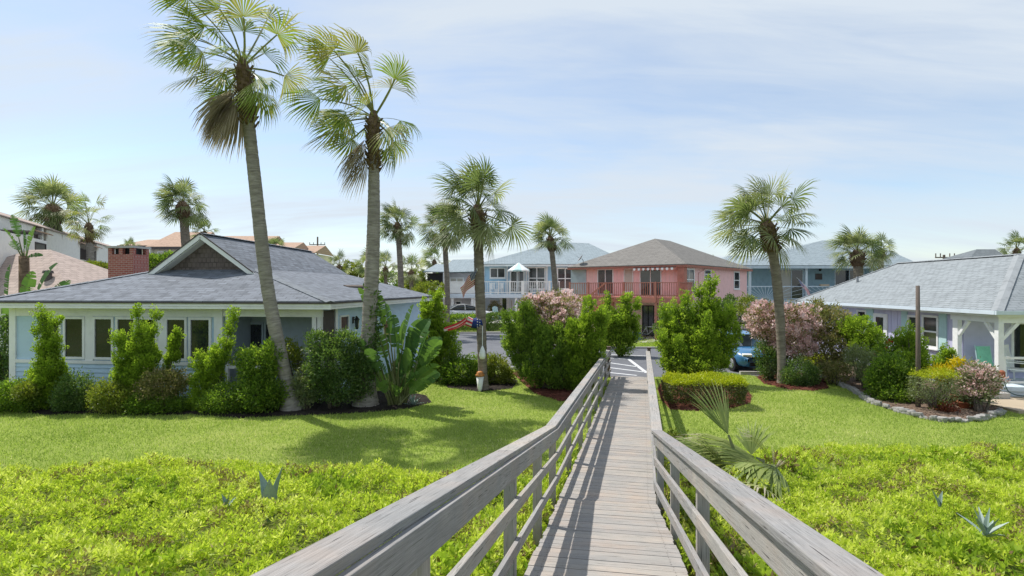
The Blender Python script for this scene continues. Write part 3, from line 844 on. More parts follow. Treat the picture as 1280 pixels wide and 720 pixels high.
BEDS.append(b6); bed('mulch_bed', b6, 'mulchdark', .03, 800, .04)

# ------------------------------------------------------------------ grass blades on the near lawn
def lawn_ok(x, y):
    ok = ~inside(LOT, x, y)
    for b in BEDS: ok &= ~inside(b, x, y)
    l = wl(y)
    ok &= ~((x > l-.05) & (x < l+BW+.05) & (y < 20.8))
    ok &= ~((x > 13.3) & (y > 14.7) & (y < 30))
    ok &= ~((x < -4.9) & (y > 16.6))
    ok &= y > cover_edge(x)-0.5
    return ok
def cover_edge(x):
    x = np.asarray(x, float)
    e = np.where(x < 1.3, 9.55+0.25*np.sin(x*0.9)+0.12*np.sin(x*2.7+1), 10.75+0.25*np.sin(x*0.8+2)+0.1*np.sin(x*2.9))
    e = np.where((x > -2.2) & (x < 1.3), e-0.16*(x+2.2), e)
    e = np.where((x >= 1.3) & (x < 3.0), 10.0, e)
    return e
def blades(n, x0, x1, y0, y1, hgt, wd, pw=1.0):
    x = rng.uniform(x0, x1, n); y = y0+(y1-y0)*rng.random(n)**pw
    ok = lawn_ok(x, y) & (np.abs(x) < y*1.02+2); x = x[ok]; y = y[ok]; n = len(x)
    patch = (np.sin(x*0.9+1.3*np.sin(y*.7))*np.sin(y*1.1+.5)+.5*np.sin(x*2.7+y)*np.sin(y*3.1))/3+0.5
    h = hgt*(0.5+0.9*rng.random(n)); a = rng.random(n)*6.283
    b = np.stack([x, y, gz(x, y)+np.where(y < 12, 0.03*np.sin(x*1.7)*np.sin(y*1.3), 0)], 1)
    s = np.stack([np.cos(a), np.sin(a), 0*a], 1)*(wd*(0.7+.6*rng.random(n)))[:, None]
    t = np.stack([rng.normal(size=n)*.45, rng.normal(size=n)*.45, np.ones(n)], 1)*h[:, None]
    tone = np.clip(rng.random(n)*0.55+0.4*patch-.02, 0, 1)
    tone = np.where(rng.random(n) < .02+.10*(patch > .72), 1.0, tone)
    return np.stack([b-s, b+s, b+t], 1), tone
A1, T1 = blades(340000, -19, 17, 8.6, 23, .050, .0085, 1.35)
A2, T2 = blades(30000, 1, 16, 28, 36, .10, .02)
quads_obj('grass', np.concatenate([A1, A2]), np.concatenate([T1, T2]), M['grass'], nv=3, kind='stuff')

# ------------------------------------------------------------------ ground cover on the dune
def cover_shoots(n, x0, x1, y0, y1):
    x = rng.uniform(x0, x1, n); y = rng.uniform(y0, y1, n)
    l = wl(y)
    ok = (y < cover_edge(x)+0.12*rng.normal(size=n)) & ~((x > l-.13) & (x < l+BW+.10))
    ok &= np.abs(x) < y*1.05+2.5
    x = x[ok]; y = y[ok]
    return x, y
x, y = cover_shoots(92000, -13, 14, 2.2, 11.4)
n = len(x)
l = wl(y)
lump = 0.11*np.sin(x*1.9+np.sin(y*2.3))*np.sin(y*2.1+.7)+0.08*np.sin(x*4.3+1)*np.sin(y*4.9)+0.07*np.sin(x*9+2*np.sin(y*3))*np.sin(y*8.1)
gr = np.random.default_rng(21).random((260, 300))
def cell(x, y, s):
    u = (x+20)/s; v = (y+5)/s; i = np.floor(u).astype(int) % 259; j = np.floor(v).astype(int) % 259; fu = u-np.floor(u); fv = v-np.floor(v)
    return (gr[j, i]*(1-fu)+gr[j, i+1]*fu)*(1-fv)+(gr[j+1, i]*(1-fu)+gr[j+1, i+1]*fu)*fv
gapn = 0.65*cell(x, y, .19)+0.35*cell(x+3, y+7, .5)
kp = (gapn > .33) | (rng.random(n) < .12); x, y, l, lump = x[kp], y[kp], l[kp], lump[kp]; n = len(x)
lump = lump+0.10*(cell(x+1, y+2, .30)-.5)
near = np.minimum(np.abs(x-l), np.abs(x-l-BW))
inb = (x > l-1) & (x < l+BW+1)
edge = np.clip((cover_edge(x)-y)/0.5, 0, 1)
ht = 0.10+(0.17+lump)*(0.35+0.65*edge)
ht = np.where(near < .35, ht*.75, ht)
depth = rng.random(n)**1.6*0.14
zb = gz(x, y)+np.maximum(ht-depth, 0.03)
bare = 0.25+np.sin(x*2.6+1.1*np.sin(y*3.1))*np.sin(y*2.9+x*.7)+0.5*np.sin(x*6.1)*np.sin(y*5.7)
nl = 8
ki = np.repeat(np.arange(n), nl)
m = len(ki)
az = np.tile(np.arange(nl)*2.39996, n)+np.repeat(rng.random(n)*6.28, nl)
el = np.tile(np.linspace(0.15, 1.15, nl), n)+rng.normal(size=m)*.18
d = np.stack([np.cos(az)*np.cos(el), np.sin(az)*np.cos(el), np.sin(el)], 1)
pos = np.stack([x[ki], y[ki], zb[ki]], 1)+np.array([0, 0, 1.0])*(np.tile(np.linspace(0, .035, nl), n))[:, None]+rng.normal(size=(m, 3))*.008
L = (0.040+0.030*rng.random(m))*(0.85+0.3*np.repeat(rng.random(n), nl)); W = L*0.36
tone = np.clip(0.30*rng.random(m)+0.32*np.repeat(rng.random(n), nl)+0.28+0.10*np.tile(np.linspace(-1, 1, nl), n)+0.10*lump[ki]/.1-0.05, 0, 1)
dead = ((bare[ki] > 0.85) & (rng.random(m) < .55)) | (rng.random(m) < .025) | ((depth[ki] > .11) & (rng.random(m) < .3))
big = np.repeat((np.sin(x*1.3+2)*np.sin(y*1.7+1.1*x) > .72) & (rng.random(n) < .5), nl)
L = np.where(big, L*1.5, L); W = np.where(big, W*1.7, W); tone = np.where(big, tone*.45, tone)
gv = leaves_at(pos, d, L, W, .15)
ns = 2600                                   # withered runners and grass stalks among the leaves
xs_, ys_ = cover_shoots(ns, -12, 13, 3, 11); ns = len(xs_)
a_ = rng.random(ns)*6.28; b0 = np.stack([xs_, ys_, gz(xs_, ys_)+.13+.08*rng.random(ns)], 1)
dv_ = np.stack([np.cos(a_), np.sin(a_), .25+.9*rng.random(ns)], 1)*(.08+.16*rng.random(ns))[:, None]
sv = np.stack([-np.sin(a_), np.cos(a_), 0*a_], 1)*.0035
st_ = np.stack([b0-sv, b0+sv, b0+dv_+sv*.4, b0+dv_-sv*.4], 1)
quads_obj('ground_cover', np.concatenate([gv, st_]), np.concatenate([tone, rng.random(ns)]), [M['cover'], M['coverdead']], None, np.concatenate([dead.astype(np.int32), np.ones(ns, np.int32)]), kind='stuff')

M['nail'] = paint('rusty nail heads', (0.07,0.05,0.045), .7)
# ================================================================== boardwalk
bwk = empty('boardwalk', (0.3, 7.7, 0.2), 'weathered grey timber boardwalk with handrails running down to the parking lot', 'boardwalk')
O = Vector((0.3, 7.7, 0.2))
def bp(d, off, h):
    """point at distance d, off metres right of the left deck edge, h over the deck"""
    if d < 7.7: n = Vector((1, -0.17, 0)).normalized()
    else: n = Vector((1, -0.233, 0)).normalized()
    return Vector((float(wl(d)), d, float(wz(d))+h)) + n*off - O
dk = MB()
for (d0, d1) in ((-3.0, 7.7), (7.7, 20.75)):
    L = (bp(d1-1e-4, 0, 0)-bp(d0+1e-4, 0, 0)); ln = L.length; ax = L.normalized(); k = int(ln/0.145)
    sx = Vector((ax.y, -ax.x, 0)).normalized(); up = sx.cross(ax)
    p0 = bp(d0+1e-4, 0, 0)
    for i in range(k):
        c = p0+ax*((i+.5)*ln/k)+sx*(BW/2+rnd.uniform(-.012, .012))-up*(0.02+rnd.uniform(0, .004))
        dk.obb(c, sx, ax, up, BW/2+rnd.uniform(0, .012), ln/k/2-.004, .019)
    for i in range(k):
        for off in (.10, BW-.10):
            for s in (-.035, .035):
                c = p0+ax*((i+.5)*ln/k+s)+sx*(off+rnd.uniform(-.008, .008))+up*.0015
                dk.face([c-ax*.0045-sx*.0045, c+ax*.0045-sx*.0045, c+ax*.0045+sx*.0045, c-ax*.0045+sx*.0045], m=1)
dk.build('decking', [M['deck'], M['nail']], bwk)
for off in (.08, BW-.08):
    jo = MB()
    for (d0, d1) in ((-3.0, 7.7), (7.7, 20.7)):
        jo.beam(bp(d0+1e-4, off, -.15), bp(d1-1e-4, off, -.15), .05, .19)
    jo.build('joist', M['wood'], bwk)
POST_D = [-2.4, .3, 2.2, 4.35, 6.05, 7.7, 9.4, 11.2, 13.1, 15.0, 16.9, 18.8, 20.62]
for side, off in ((-1, -.115), (1, BW+.055)):
    for d in POST_D:
        pm = MB(); p = bp(d, off, 0)
        g = float(gz(p.x+O.x, p.y+O.y))-O.z
        top = p.z+.915
        pm.obb((p.x, p.y, (g-.3+top)/2), (0, 0, 1), (1, -.2, 0), (.2, 1, 0), (top-g+.3)/2, .044, .044)
        pm.build('post', M['wood'], bwk, bevel=.004)
    capoff = off-.02 if side < 0 else off-.04
    inn = off+.065 if side < 0 else off-.065
    for ds in ([-2.8, 4.3, 7.7], [7.7, 13.1, 20.75]):
        for a, b in zip(ds[:-1], ds[1:]):
            e = .0 if b in (7.7,) else .002
            hm = MB(); hm.beam(bp(a+1e-4, capoff, .945), bp(b-1e-4-e, capoff, .945), .142, .040); hm.build('handrail', M['wood'], bwk, bevel=.006)
            hb = MB(); hb.beam(bp(a+1e-4, inn, .853), bp(b-1e-4-e, inn, .853), .038, .142); hb.build('rail_board', M['wood'], bwk, bevel=.004)
            for hh in (.555, .235):
                lr = MB(); lr.beam(bp(a+1e-4, inn, hh), bp(b-1e-4-e, inn, hh), .036, .09); lr.build('lower_rail', M['wood'], bwk, bevel=.004)
    # solid post cap at the far end
    pm = MB(); p = bp(20.62, off, 0); pm.obb((p.x, p.y, p.z+.5), (0, 0, 1), (1, -.2, 0), (.2, 1, 0), .56, .055, .055); pm.obb((p.x, p.y, p.z+1.075), (0, 0, 1), (1, -.2, 0), (.2, 1, 0), .02, .075, .075); pm.build('end_post', M['oldwood'], bwk, bevel=.005)
# ================================================================== houses
class Fr:
    """a house's own axes: x along its front, y away, z up"""
    def __init__(s, ox, oy, k):
        s.o = (ox, oy); q = math.sqrt(1+k*k); s.U = (1/q, -k/q); s.V = (k/q, 1/q); s.rz = math.atan2(-k, 1)
    def u(s, px, v):
        r = (px-640)/F
        return (r*(s.o[1]+v*s.V[1])-s.o[0]-v*s.V[0])/(s.U[0]-r*s.U[1])
    def v(s, px, u):
        r = (px-640)/F
        return (r*(s.o[1]+u*s.U[1])-s.o[0]-u*s.U[0])/(s.V[0]-r*s.V[1])
    def dist(s, u, v): return s.o[1]+u*s.U[1]+v*s.V[1]
    def z(s, py, u, v): return H-(py-360)/F*s.dist(u, v)
Z = Vector((0, 0, 1))
def plate(mb, o, r, n, a0, a1, z0, z1, n0, n1, m=0, t=None):
    """block on a wall: o wall origin, r along the wall, n out of it"""
    o = Vector(o); r = Vector(r); n = Vector(n)
    c = o+r*((a0+a1)/2)+Z*((z0+z1)/2)+n*((n0+n1)/2)
    mb.obb(c, r, n, Z, abs(a1-a0)/2, abs(n1-n0)/2, abs(z1-z0)/2, m, t)
def window(root, o, r, n, a0, a1, z0, z1, frame='white', pane='glass', fw=.06, cols=1, rows=1, name='window', back=None, dep=.05, sill=True):
    fb = MB()
    plate(fb, o, r, n, a0, a1, z1-fw, z1, .002, dep); plate(fb, o, r, n, a0, a1, z0, z0+fw, .002, dep)
    plate(fb, o, r, n, a0, a0+fw, z0+fw, z1-fw, .002, dep); plate(fb, o, r, n, a1-fw, a1, z0+fw, z1-fw, .002, dep)
    for i in range(1, cols):
        c = a0+(a1-a0)*i/cols; plate(fb, o, r, n, c-fw*.4, c+fw*.4, z0+fw, z1-fw, .002, dep-.006)
    for i in range(1, rows):
        c = z0+(z1-z0)*i/rows
        for j in range(cols):
            b0 = a0+fw if j == 0 else a0+(a1-a0)*j/cols+fw*.4; b1 = a1-fw if j == cols-1 else a0+(a1-a0)*(j+1)/cols-fw*.4
            plate(fb, o, r, n, b0, b1, c-fw*.35, c+fw*.35, .002, dep-.010)
    if sill: plate(fb, o, r, n, a0-.03, a1+.03, z0-.05, z0-.001, .002, dep+.04)
    wobj = fb.build(name, M[frame], root, bevel=.004)
    pb = MB(); plate(pb, o, r, n, a0+fw*.8, a1-fw*.8, z0+fw*.8, z1-fw*.8, .004, .014)
    pb.build('pane', M[pane], wobj)
    return wobj
def roof_obj(root, polys, m, thick=.06, name='roof'):
    mb = MB(); edges = {}
    for P in polys:
        P = [Vector(p) for p in P]; mb.face(P)
        for i in range(len(P)):
            a, b = tuple(round(x, 3) for x in P[i]), tuple(round(x, 3) for x in P[(i+1) % len(P)])
            if (b, a) in edges: del edges[(b, a)]
            else: edges[(a, b)] = 1
    for a, b in edges:
        a = Vector(a); b = Vector(b); d = Vector((0, 0, thick))
        mb.face([b, a, a-d, b-d])
    return mb.build(name, m, root)
def ridge_caps(root, lines, m, w=.15):
    """overlapping cap shingles along hips and ridges"""
    mb = MB()
    for a, b in lines:
        a = Vector(a); b = Vector(b); L = (b-a).length; d = (b-a)/L; k = max(1, int(L/.19))
        s = d.cross(Z).normalized(); u = s.cross(d)
        for i in range(k):
            c = a+d*((i+.5)*L/k)+u*(.010+rnd.uniform(0, .005))
            for q in (-1, 1):
                mb.obb(c+s*q*w*.48-u*.018, (d+u*.04), s-u*q*.24, u+s*q*.24, L/k*.58, w*.52, .008)
    return mb.build('ridge_cap', m, root)
def fascia_obj(root, ring, h, m, wd=.03, soffit=None, name='fascia'):
    mb = MB()
    for i in range(len(ring)):
        a = Vector(ring[i]); b = Vector(ring[(i+1) % len(ring)])
        s = (b-a).normalized().cross(Z)*-.035
        mb.beam(a-Z*(h/2+.06)+s, b-Z*(h/2+.06)+s, wd, h)
    zs = ring[0][2]-.06-h*.55
    mb.face([(p[0], p[1], zs) for p in reversed(ring)])
    return mb.build(name, m, root)
def house(name, fr, label, cat='house', z=0):
    return empty(name, (fr.o[0], fr.o[1], z), label, cat, fr.rz)
RX, FN = (1, 0, 0), (0, -1, 0)          # along the front, out of the front

# ------------------------------------------------------------------ pale blue cottage on the left
fr = Fr(-5.06, 15.6, .12)
hs = house('cottage', fr, 'pale blue single storey cottage with grey shingle roof, shingled gable and screened porch')
ze = 2.93
A, B, C, D = (-11.1, 0, ze), (0, 0, ze), (0, 11.2, ze), (-11.1, 11.2, ze)
gl, gr = (-7.25, 2.69, 3.93), (-3.85, 2.69, 3.93)
r1, r2 = (-5.55, 2.69, 5.10), (-5.55, 9.9, 5.0)
ml, mr = (-7.25, 10.1, 3.93), (-3.85, 10.1, 3.93)
roof_obj(hs, [(A, B, gr, gl), (B, C, mr, gr), (D, A, gl, ml), (C, D, ml, mr)], M['roofL'])
# upper roof over the gable, its rake oversailing the gable wall
up_ = MB()
g = .42
def sh(p, dy=0, dz=.02): return (p[0], p[1]+dy, p[2]+dz)
for P in ([sh((-7.42, 2.69, 3.80), -g), sh(r1, -g), sh(r2), sh(ml)], [sh(r1, -g), sh((-3.68, 2.69, 3.80), -g), sh(mr), sh(r2)], [sh(mr), sh(ml), sh(r2)]):
    up_.face(P)
rf2 = up_.build('gable_roof', M['roofL'], hs)
gw = MB(); gw.face([(-7.05, 2.66, 3.88), (-4.05, 2.66, 3.88), (-5.55, 2.66, 4.93)]); gw.build('gable_wall', M['gable'], hs)
rk = MB()
for a, b in (((-7.42, 2.69-g, 3.80), (-5.55, 2.69-g, 5.10)), ((-3.68, 2.69-g, 3.80), (-5.55, 2.69-g, 5.10))):
    a = Vector(a); b = Vector(b)
    if a.x > b.x: b = b+Vector((.0, 0, 0))
    rk.beam(a-Z*.085, b-Z*.085, .05, .15); rk.beam(a+Z*.01-Vector((0, .03, 0)), b+Z*.01-Vector((0, .03, 0)), .03, .035, 1)
    rk.beam(a-Z*.19+Vector((0, .22, 0)), b-Z*.19+Vector((0, .22, 0)), .36, .02)
rk.build('gable_trim', [M['white'], M['darkbrown']], hs)
ridge_caps(hs, [(B, gr), (A, gl), (sh(r1, -g+.05), sh(r2))], M['capL'])
fs_ = fascia_obj(hs, [A, B, C, D], .17, M['white'])
dp = MB()
ring = [A, B, C, D]
for i in range(4):
    a = Vector(ring[i]); b = Vector(ring[(i+1) % 4]); s = (b-a).normalized().cross(Z)*.012
    dp.beam(a-Z*.055+s, b-Z*.055+s, .03, .045)
dp.build('drip_edge', M['darkbrown'], hs)
uP0, uP1 = fr.u(279, .5), fr.u(392, .5)
xl, xr = -10.6, -.5
wb = MB()
wb.box(xl, uP0, .5, .62, .0, 2.72); wb.box(xl, xl+.12, .62, 10.7, 0, 2.72); wb.box(xl+.12, xr-.12, 10.58, 10.7, 0, 2.72)
vT = fr.v(419, xr)
wb.box(xr-.12, xr, vT, 10.7, 0, 2.72)
wb.build('wall', M['bluepaint'], hs)
# lap siding under the windows
sd = MB()
zs0, zs1 = .02, 1.02
nc = 7
for i in range(nc):
    z0 = zs0+(zs1-zs0)*i/nc; z1 = zs0+(zs1-zs0)*(i+1)/nc
    sd.face([(xl+.05, .462, z0), (uP0-.05, .462, z0), (uP0-.05, .49, z1), (xl+.05, .49, z1)]); sd.face([(xl+.05, .49, z0), (uP0-.05, .49, z0), (uP0-.05, .462, z0), (xl+.05, .462, z0)])
sd.build('lap_siding', M['bluepaint'], hs)
tr = MB()
o0 = (0, .5, 0)
plate(tr, o0, RX, FN, xl-.02, xl+.2, .0, 2.70, .002, .05)
plate(tr, o0, RX, FN, uP0-.26, uP0+.0, .0, 2.70, .002, .05)
plate(tr, o0, RX, FN, xl+.2, uP0-.26, 1.0, 1.10, .004, .055)
plate(tr, o0, RX, FN, xl+.2, uP0-.26, 2.44, 2.70, .002, .045)
plate(tr, o0, RX, FN, fr.u(107, .5), fr.u(117, .5), 1.10, 2.44, .002, .03)
plate(tr, o0, RX, FN, fr.u(197, .5), fr.u(207, .5), 1.10, 2.44, .002, .03)
plate(tr, o0, RX, FN, uP0, -.5, 2.46, 2.72, -.12, 0)
tr.build('trim', M['white'], hs)
for a, b in [(51, 77.5), (80, 107), (117, 143), (145.5, 171), (173.5, 198), (207, 234.5), (236.5, 265)]:
    window(hs, o0, RX, FN, fr.u(a, .5), fr.u(b, .5), 1.13, 2.43, fw=.075, sill=False)
# porch: back wall with glass doors, front posts, ledge
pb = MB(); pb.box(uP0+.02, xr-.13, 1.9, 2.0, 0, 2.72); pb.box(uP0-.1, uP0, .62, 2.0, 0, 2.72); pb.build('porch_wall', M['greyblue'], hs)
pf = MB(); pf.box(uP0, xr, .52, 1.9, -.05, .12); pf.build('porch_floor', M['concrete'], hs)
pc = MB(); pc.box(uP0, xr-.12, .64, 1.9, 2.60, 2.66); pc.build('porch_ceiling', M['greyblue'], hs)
for a, b in [(287, 308), (309, 330), (331, 348)]:
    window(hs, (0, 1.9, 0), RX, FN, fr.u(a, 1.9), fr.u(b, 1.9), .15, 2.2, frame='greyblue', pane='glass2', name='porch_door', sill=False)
for px in (283, 392.5):
    q = MB(); u = fr.u(px, .5); q.post(u, .56, .1, 2.46, .13 if px > 300 else .09); q.build('porch_post', M['white'], hs, bevel=.006)
q = MB(); q.box(fr.u(285, .5), fr.u(389, .5), .53, .63, .92, 1.0); q.box(fr.u(285, .5), fr.u(389, .5), .56, .60, .30, .35); q.build('porch_ledge', M['white'], hs)
q = MB(); q.box(xr-.08, xr-.03, .64, vT, .15, 2.62); q.build('roller_blind', M['darkbrown'], hs)
q = MB(); q.box(xr-.13, xr+.02, vT, vT+.16, 0, 2.70); q.box(xr-.13, xr-.02, .50, .64, 0, 2.46); q.build('corner_board', M['white'], hs)
SR, SNn = (0, 1, 0), (1, 0, 0)
os_ = (xr, 0, 0)
window(hs, os_, SR, SNn, fr.v(424, xr), fr.v(435, xr), fr.z(417, xr, 1), fr.z(396, xr, 1), fw=.05, pane='glass', name='side_window')
def lantern(par, px, py, u, n, out=.14):
    v = fr.v(px, u); z = fr.z(py, u, v)
    q = MB()
    c = Vector((u+out, v, z))
    q.box(u, u+.03, v-.05, v+.05, z+.02, z+.24); q.beam((u+.02, v, z+.2), (u+out, v, z+.26), .02, .02)
    q.lathe([(.01, .26), (.03, .23), (.10, .15), (.085, .14)], c, 8); q.lathe([(.06, -.12), (.075, .14)], c, 6, 1); q.lathe([(.03, -.17), (.07, -.12)], c, 8)
    return q.build('wall_lantern', [M['blackmetal'], M['glass2']], par)
lantern(hs, 441, 405, xr, 1)
lantern(hs, 476, 402, xr, 1)
window(hs, os_, SR, SNn, fr.v(453, xr), fr.v(460, xr), fr.z(424, xr, 3), fr.z(402, xr, 3), fw=.05, name='side_window')
window(hs, os_, SR, SNn, fr.v(478, xr), fr.v(487, xr), fr.z(424, xr, 5.5), fr.z(400, xr, 5.5), fw=.05, name='side_window')
# chimney
cz = 3.0
ch = MB(); cx = fr.u(161, 5.4); 
ch.box(cx-.54, cx+.54, 5.0, 5.8, cz-.5, 4.62)
for sx in (-1, 1):
    for sy in (5.0, 5.66): 
        x0 = cx+sx*.54; ch.box(min(x0, x0-sx*.16), max(x0, x0-sx*.16), sy, sy+.14, 4.621, 4.86)
ch.box(cx-.08, cx+.08, 5.0, 5.14, 4.621, 4.86)
cho = ch.build('chimney', M['brick'], hs)
q = MB(); q.box(cx-.6, cx+.6, 4.94, 5.86, 4.862, 4.94); q.build('chimney_cap', M['concrete'], cho)
q = MB(); q.box(cx-.37, cx+.37, 5.16, 5.64, 4.6, 4.85); q.build('flue', M['blackmetal'], cho)
# ridge vent lying on the right slope
vv = fr.v(444, -1.5)
q = MB(); q.obb((-1.5, vv, 3.34), (.3, 1, 0), (1, -.3, -.28), (0, 0, 1), .55, .10, .05); q.build('roof_vent', M['oldwood'], hs)
# things on the porch ledge
for px, py, lab in ((373, 450, 'small cream candle lantern standing on the porch ledge left of the leaning palm trunk base'), (403.5, 462, 'small cream garden lantern on a stake among glossy shrub leaves')):
    p = at(px, py, 15.75 if px < 390 else 15.1)
    q = MB(); b = 0 if px < 390 else -.6
    q.lathe([(.055, b), (.06, b+.02), (.05, b+.04), (.05, .22), (.075, .24), (.075, .26), (.01, .36)], (0, 0, 0), 10)
    o = q.build('garden_lantern', M['cream']); o.location = (p.x, p.y, max(p.z-.1, 0)+(0 if px < 390 else .25))
    tag(o, lab, 'lantern')

# ------------------------------------------------------------------ lavender cottage on the right
fr = Fr(14.3, 16.5, .07)
hs = house('cottage', fr, 'lavender single storey cottage with pale grey shingle roof and white braced porch posts')
ze = 2.64
W_, LEN = 6.9, 13.7
A, B, C, D = (0, 0, ze), (W_, 0, ze), (W_, LEN, ze), (0, LEN, ze)
ra, rb = (W_/2, 3.6, 4.50), (W_/2, LEN-3.2, 4.50)
roof_obj(hs, [(A, B, ra), (D, A, ra, rb), (B, C, rb, ra), (C, D, rb)], M['roofR'])
fascia_obj(hs, [A, B, C, D], .14, M['white'], soffit=1)
ridge_caps(hs, [(A, ra), (D, rb), (ra, rb), (B, ra)], M['capR'])
gt = MB()
gt.beam((-.07, -.05, ze-.07), (-.07, LEN-1, ze-.07), .12, .11); gt.beam((-.12, -.07, ze-.07), (W_, -.07, ze-.07), .11, .115)
gt.build('gutter', M['paleblue'], hs)
q = MB(); pv = fr.v(1121, 1.9); q.tube([(1.75, 10.9, 3.4), (1.75, 10.9, 3.85)], .06, 8); q.build('roof_pipe', M['greymetal'], hs)
xw = .42
vF = 1.95
zf = .36
wb = MB(); wb.box(xw, xw+.12, vF, LEN-.4, 0, 2.55); wb.box(xw+.12, W_-.4, vF, vF+.12, 0, 2.55); wb.box(xw+.12, W_-.4, LEN-.5, LEN-.4, 0, 2.55); wb.box(W_-.5, W_-.4, vF+.12, LEN-.5, 0, 2.55)
wb.build('wall', M['lavender'], hs)
bt = MB()
v = vF+.3
while v < LEN-.6:
    plate(bt, (xw, 0, 0), (0, 1, 0), (-1, 0, 0), v-.012, v+.012, .05, 2.45, .002, .012); v += .405
bt.build('batten', M['lavender'], hs)
LN = (-1, 0, 0); LR = (0, 1, 0); ol = (xw, 0, 0)
def lv(px): return fr.v(px, xw)
def lz(py, px): v = lv(px); return fr.z(py, xw, v)
def lwin(pa, pb_, pt, pbm, **k):
    a0, a1 = sorted((lv(pa), lv(pb_)))
    return window(hs, ol, LR, LN, a0, a1, lz(pbm, (pa+pb_)/2), lz(pt, (pa+pb_)/2), **k)
lwin(1153.5, 1174, 394, 435, fw=.08, rows=2, pane='glass2')
lwin(1135.5, 1149, 394, 433, fw=.08, rows=2, pane='glass2')
lwin(1072, 1084, 387.5, 400, fw=.08, pane='glass2')
lwin(1042, 1052.5, 385, 398, fw=.08, pane='glass2')
dr = MB(); a0, a1 = sorted((lv(1093), lv(1110))); plate(dr, ol, LR, LN, a0, a1, .3, 2.25, .002, .05)
dro = dr.build('door', M['white'], hs)
q = MB(); b0, b1 = sorted((lv(1096.5), lv(1105.5))); plate(q, ol, LR, LN, b0, b1, .75, 2.1, .05, .06); q.build('pane', M['glass2'], dro)
for pa, pb_ in ((1174.6, 1184), (1127.5, 1135), (1082, 1092.5)):
    q = MB(); a0, a1 = sorted((lv(pa), lv(pb_))); plate(q, ol, LR, LN, a0, a1, .25, 2.42, .002, .035); q.build('mint_panel', M['mint'], hs)
# porch
q = MB(); q.box(.12, W_-.3, .12, vF, zf-.12, zf); q.build('porch_floor', M['paleblue'], hs)
q = MB(); q.box(.2, W_-.3, .2, .26, .0, zf-.121); q.box(.2, .26, .26, vF, .0, zf-.121); q.build('porch_skirt', M['paleblue'], hs)
q = MB(); q.box(.14, W_-.3, .14, .28, 2.26, 2.50); q.box(.14, .28, .28, vF+.2, 2.26, 2.50); q.build('porch_beam', M['white'], hs)
q = MB(); q.box(.28, W_-.3, .28, vF, 2.44, 2.49); q.build('porch_ceiling', M['white'], hs)
for x, y, w_ in ((.21, .21, .16), (.23, vF+.02, .24), (3.4, .21, .14), (6.5, .21, .14)):
    q = MB(); q.post(x, y, zf, 2.26, w_ if w_ < .2 else .14, 0, w_); q.build('porch_post', M['white'], hs, bevel=.008)
br = MB()
br.beam((.21, .29, 1.78), (.21, .72, 2.25), .09, .09); br.beam((.29, .21, 1.78), (.72, .21, 2.25), .09, .09); br.beam((.21, vF-.12, 1.78), (.21, vF-.52, 2.25), .09, .09)
br.build('porch_brace', M['white'], hs)
ra_ = MB()
ra_.box(.32, 3.3, .19, .25, zf+.82, zf+.89); ra_.box(.32, 3.3, .20, .24, zf+.10, zf+.15)
for x in (.36, 1.05, 1.8, 2.55, 3.25): ra_.post(x, .22, zf+.151, zf+.819, .05)
ra_.build('porch_railing', M['white'], hs)
window(hs, (0, vF, 0), RX, FN, fr.u(1263, vF), fr.u(1263, vF)+2.6, zf+.25, 2.2, fw=.08, cols=2, name='picture_window')
# ramp rail going down to the left of the porch
q = MB(); pA, pB = at(1165, 443, 18.2), at(1208, 453, 18.0)
# white garden handrail is a thing of its own
q = MB(); q.beam((pA.x-1.0, pA.y+.4, pA.z+.18), pB, .09, .07); 
for t in (0.05, .35, .65, .97):
    p = Vector((pA.x-1.0, pA.y+.4, pA.z+.18)).lerp(pB, t); q.post(p.x, p.y, 0, p.z-.03, .07)
tag(q.build('handrail', M['white'], None, bevel=.006), 'white timber handrail sloping down beside the lavender wall behind yellow leaves', 'handrail')

# ------------------------------------------------------------------ pink two storey house
fr = Fr(10.9, 36, .85)
hs = house('pink_house', fr, 'salmon pink two storey house with red timber balcony deck and brown grey hipped roof')
zd, ze = 2.72, 4.86
Lh, Dh = 8.9, 13.2
A, B, C, D = (-Lh, 0, ze), (.35, 0, ze), (.35, Dh, ze), (-Lh, Dh, ze)
ra, rb = (-4.1, 4.6, 7.02), (-4.1, 7.2, 7.02)
roof_obj(hs, [(A, B, ra), (B, C, rb, ra), (C, D, rb), (D, A, ra, rb)], M['roofP'])
fascia_obj(hs, [A, B, C, D], .14, M['redwood'])
q = MB(); q.lathe([(.22, 0), (.2, .04)], (-3, 0, 0)); 
vD = .6
vR = -1.35
xL, xR_ = fr.u(713.5, vR), fr.u(851, vR)
wb = MB(); wb.box(-Lh+.4, 0, vD, Dh-.4, zd-.3, 4.76); wb.build('upper_wall', M['pink'], hs)
wb = MB(); wb.box(-Lh+.4, -.02, vD+.02, Dh-.42, 0, zd-.302); wb.build('lower_wall', M['pinkpale'], hs)
bt = MB()
x = -Lh+.6
while x < -.1: plate(bt, (0, vD, 0), RX, FN, x-.02, x+.02, zd, 4.7, .001, .012); x += .3
y = vD+.2
while y < Dh-.5: plate(bt, (0, 0, 0), (0, 1, 0), (1, 0, 0), y-.02, y+.02, zd-.28, 4.7, .001, .012); y += .3
bt.build('batten', M['pinkpale'], hs)
def pu(px): return fr.u(px, vD)
o0 = (0, vD, 0)
window(hs, o0, RX, FN, pu(747), pu(767), zd+.1, zd+1.95, pane='glass2', cols=2, name='sliding_door', frame='white', fw=.07, sill=False)
window(hs, o0, RX, FN, pu(780), pu(792), zd+.3, zd+1.95, pane='curtain', name='window', fw=.06)
window(hs, o0, RX, FN, pu(800), pu(827), zd+.05, zd+1.9, pane='glass2', cols=2, name='sliding_door', frame='white', fw=.06, sill=False)
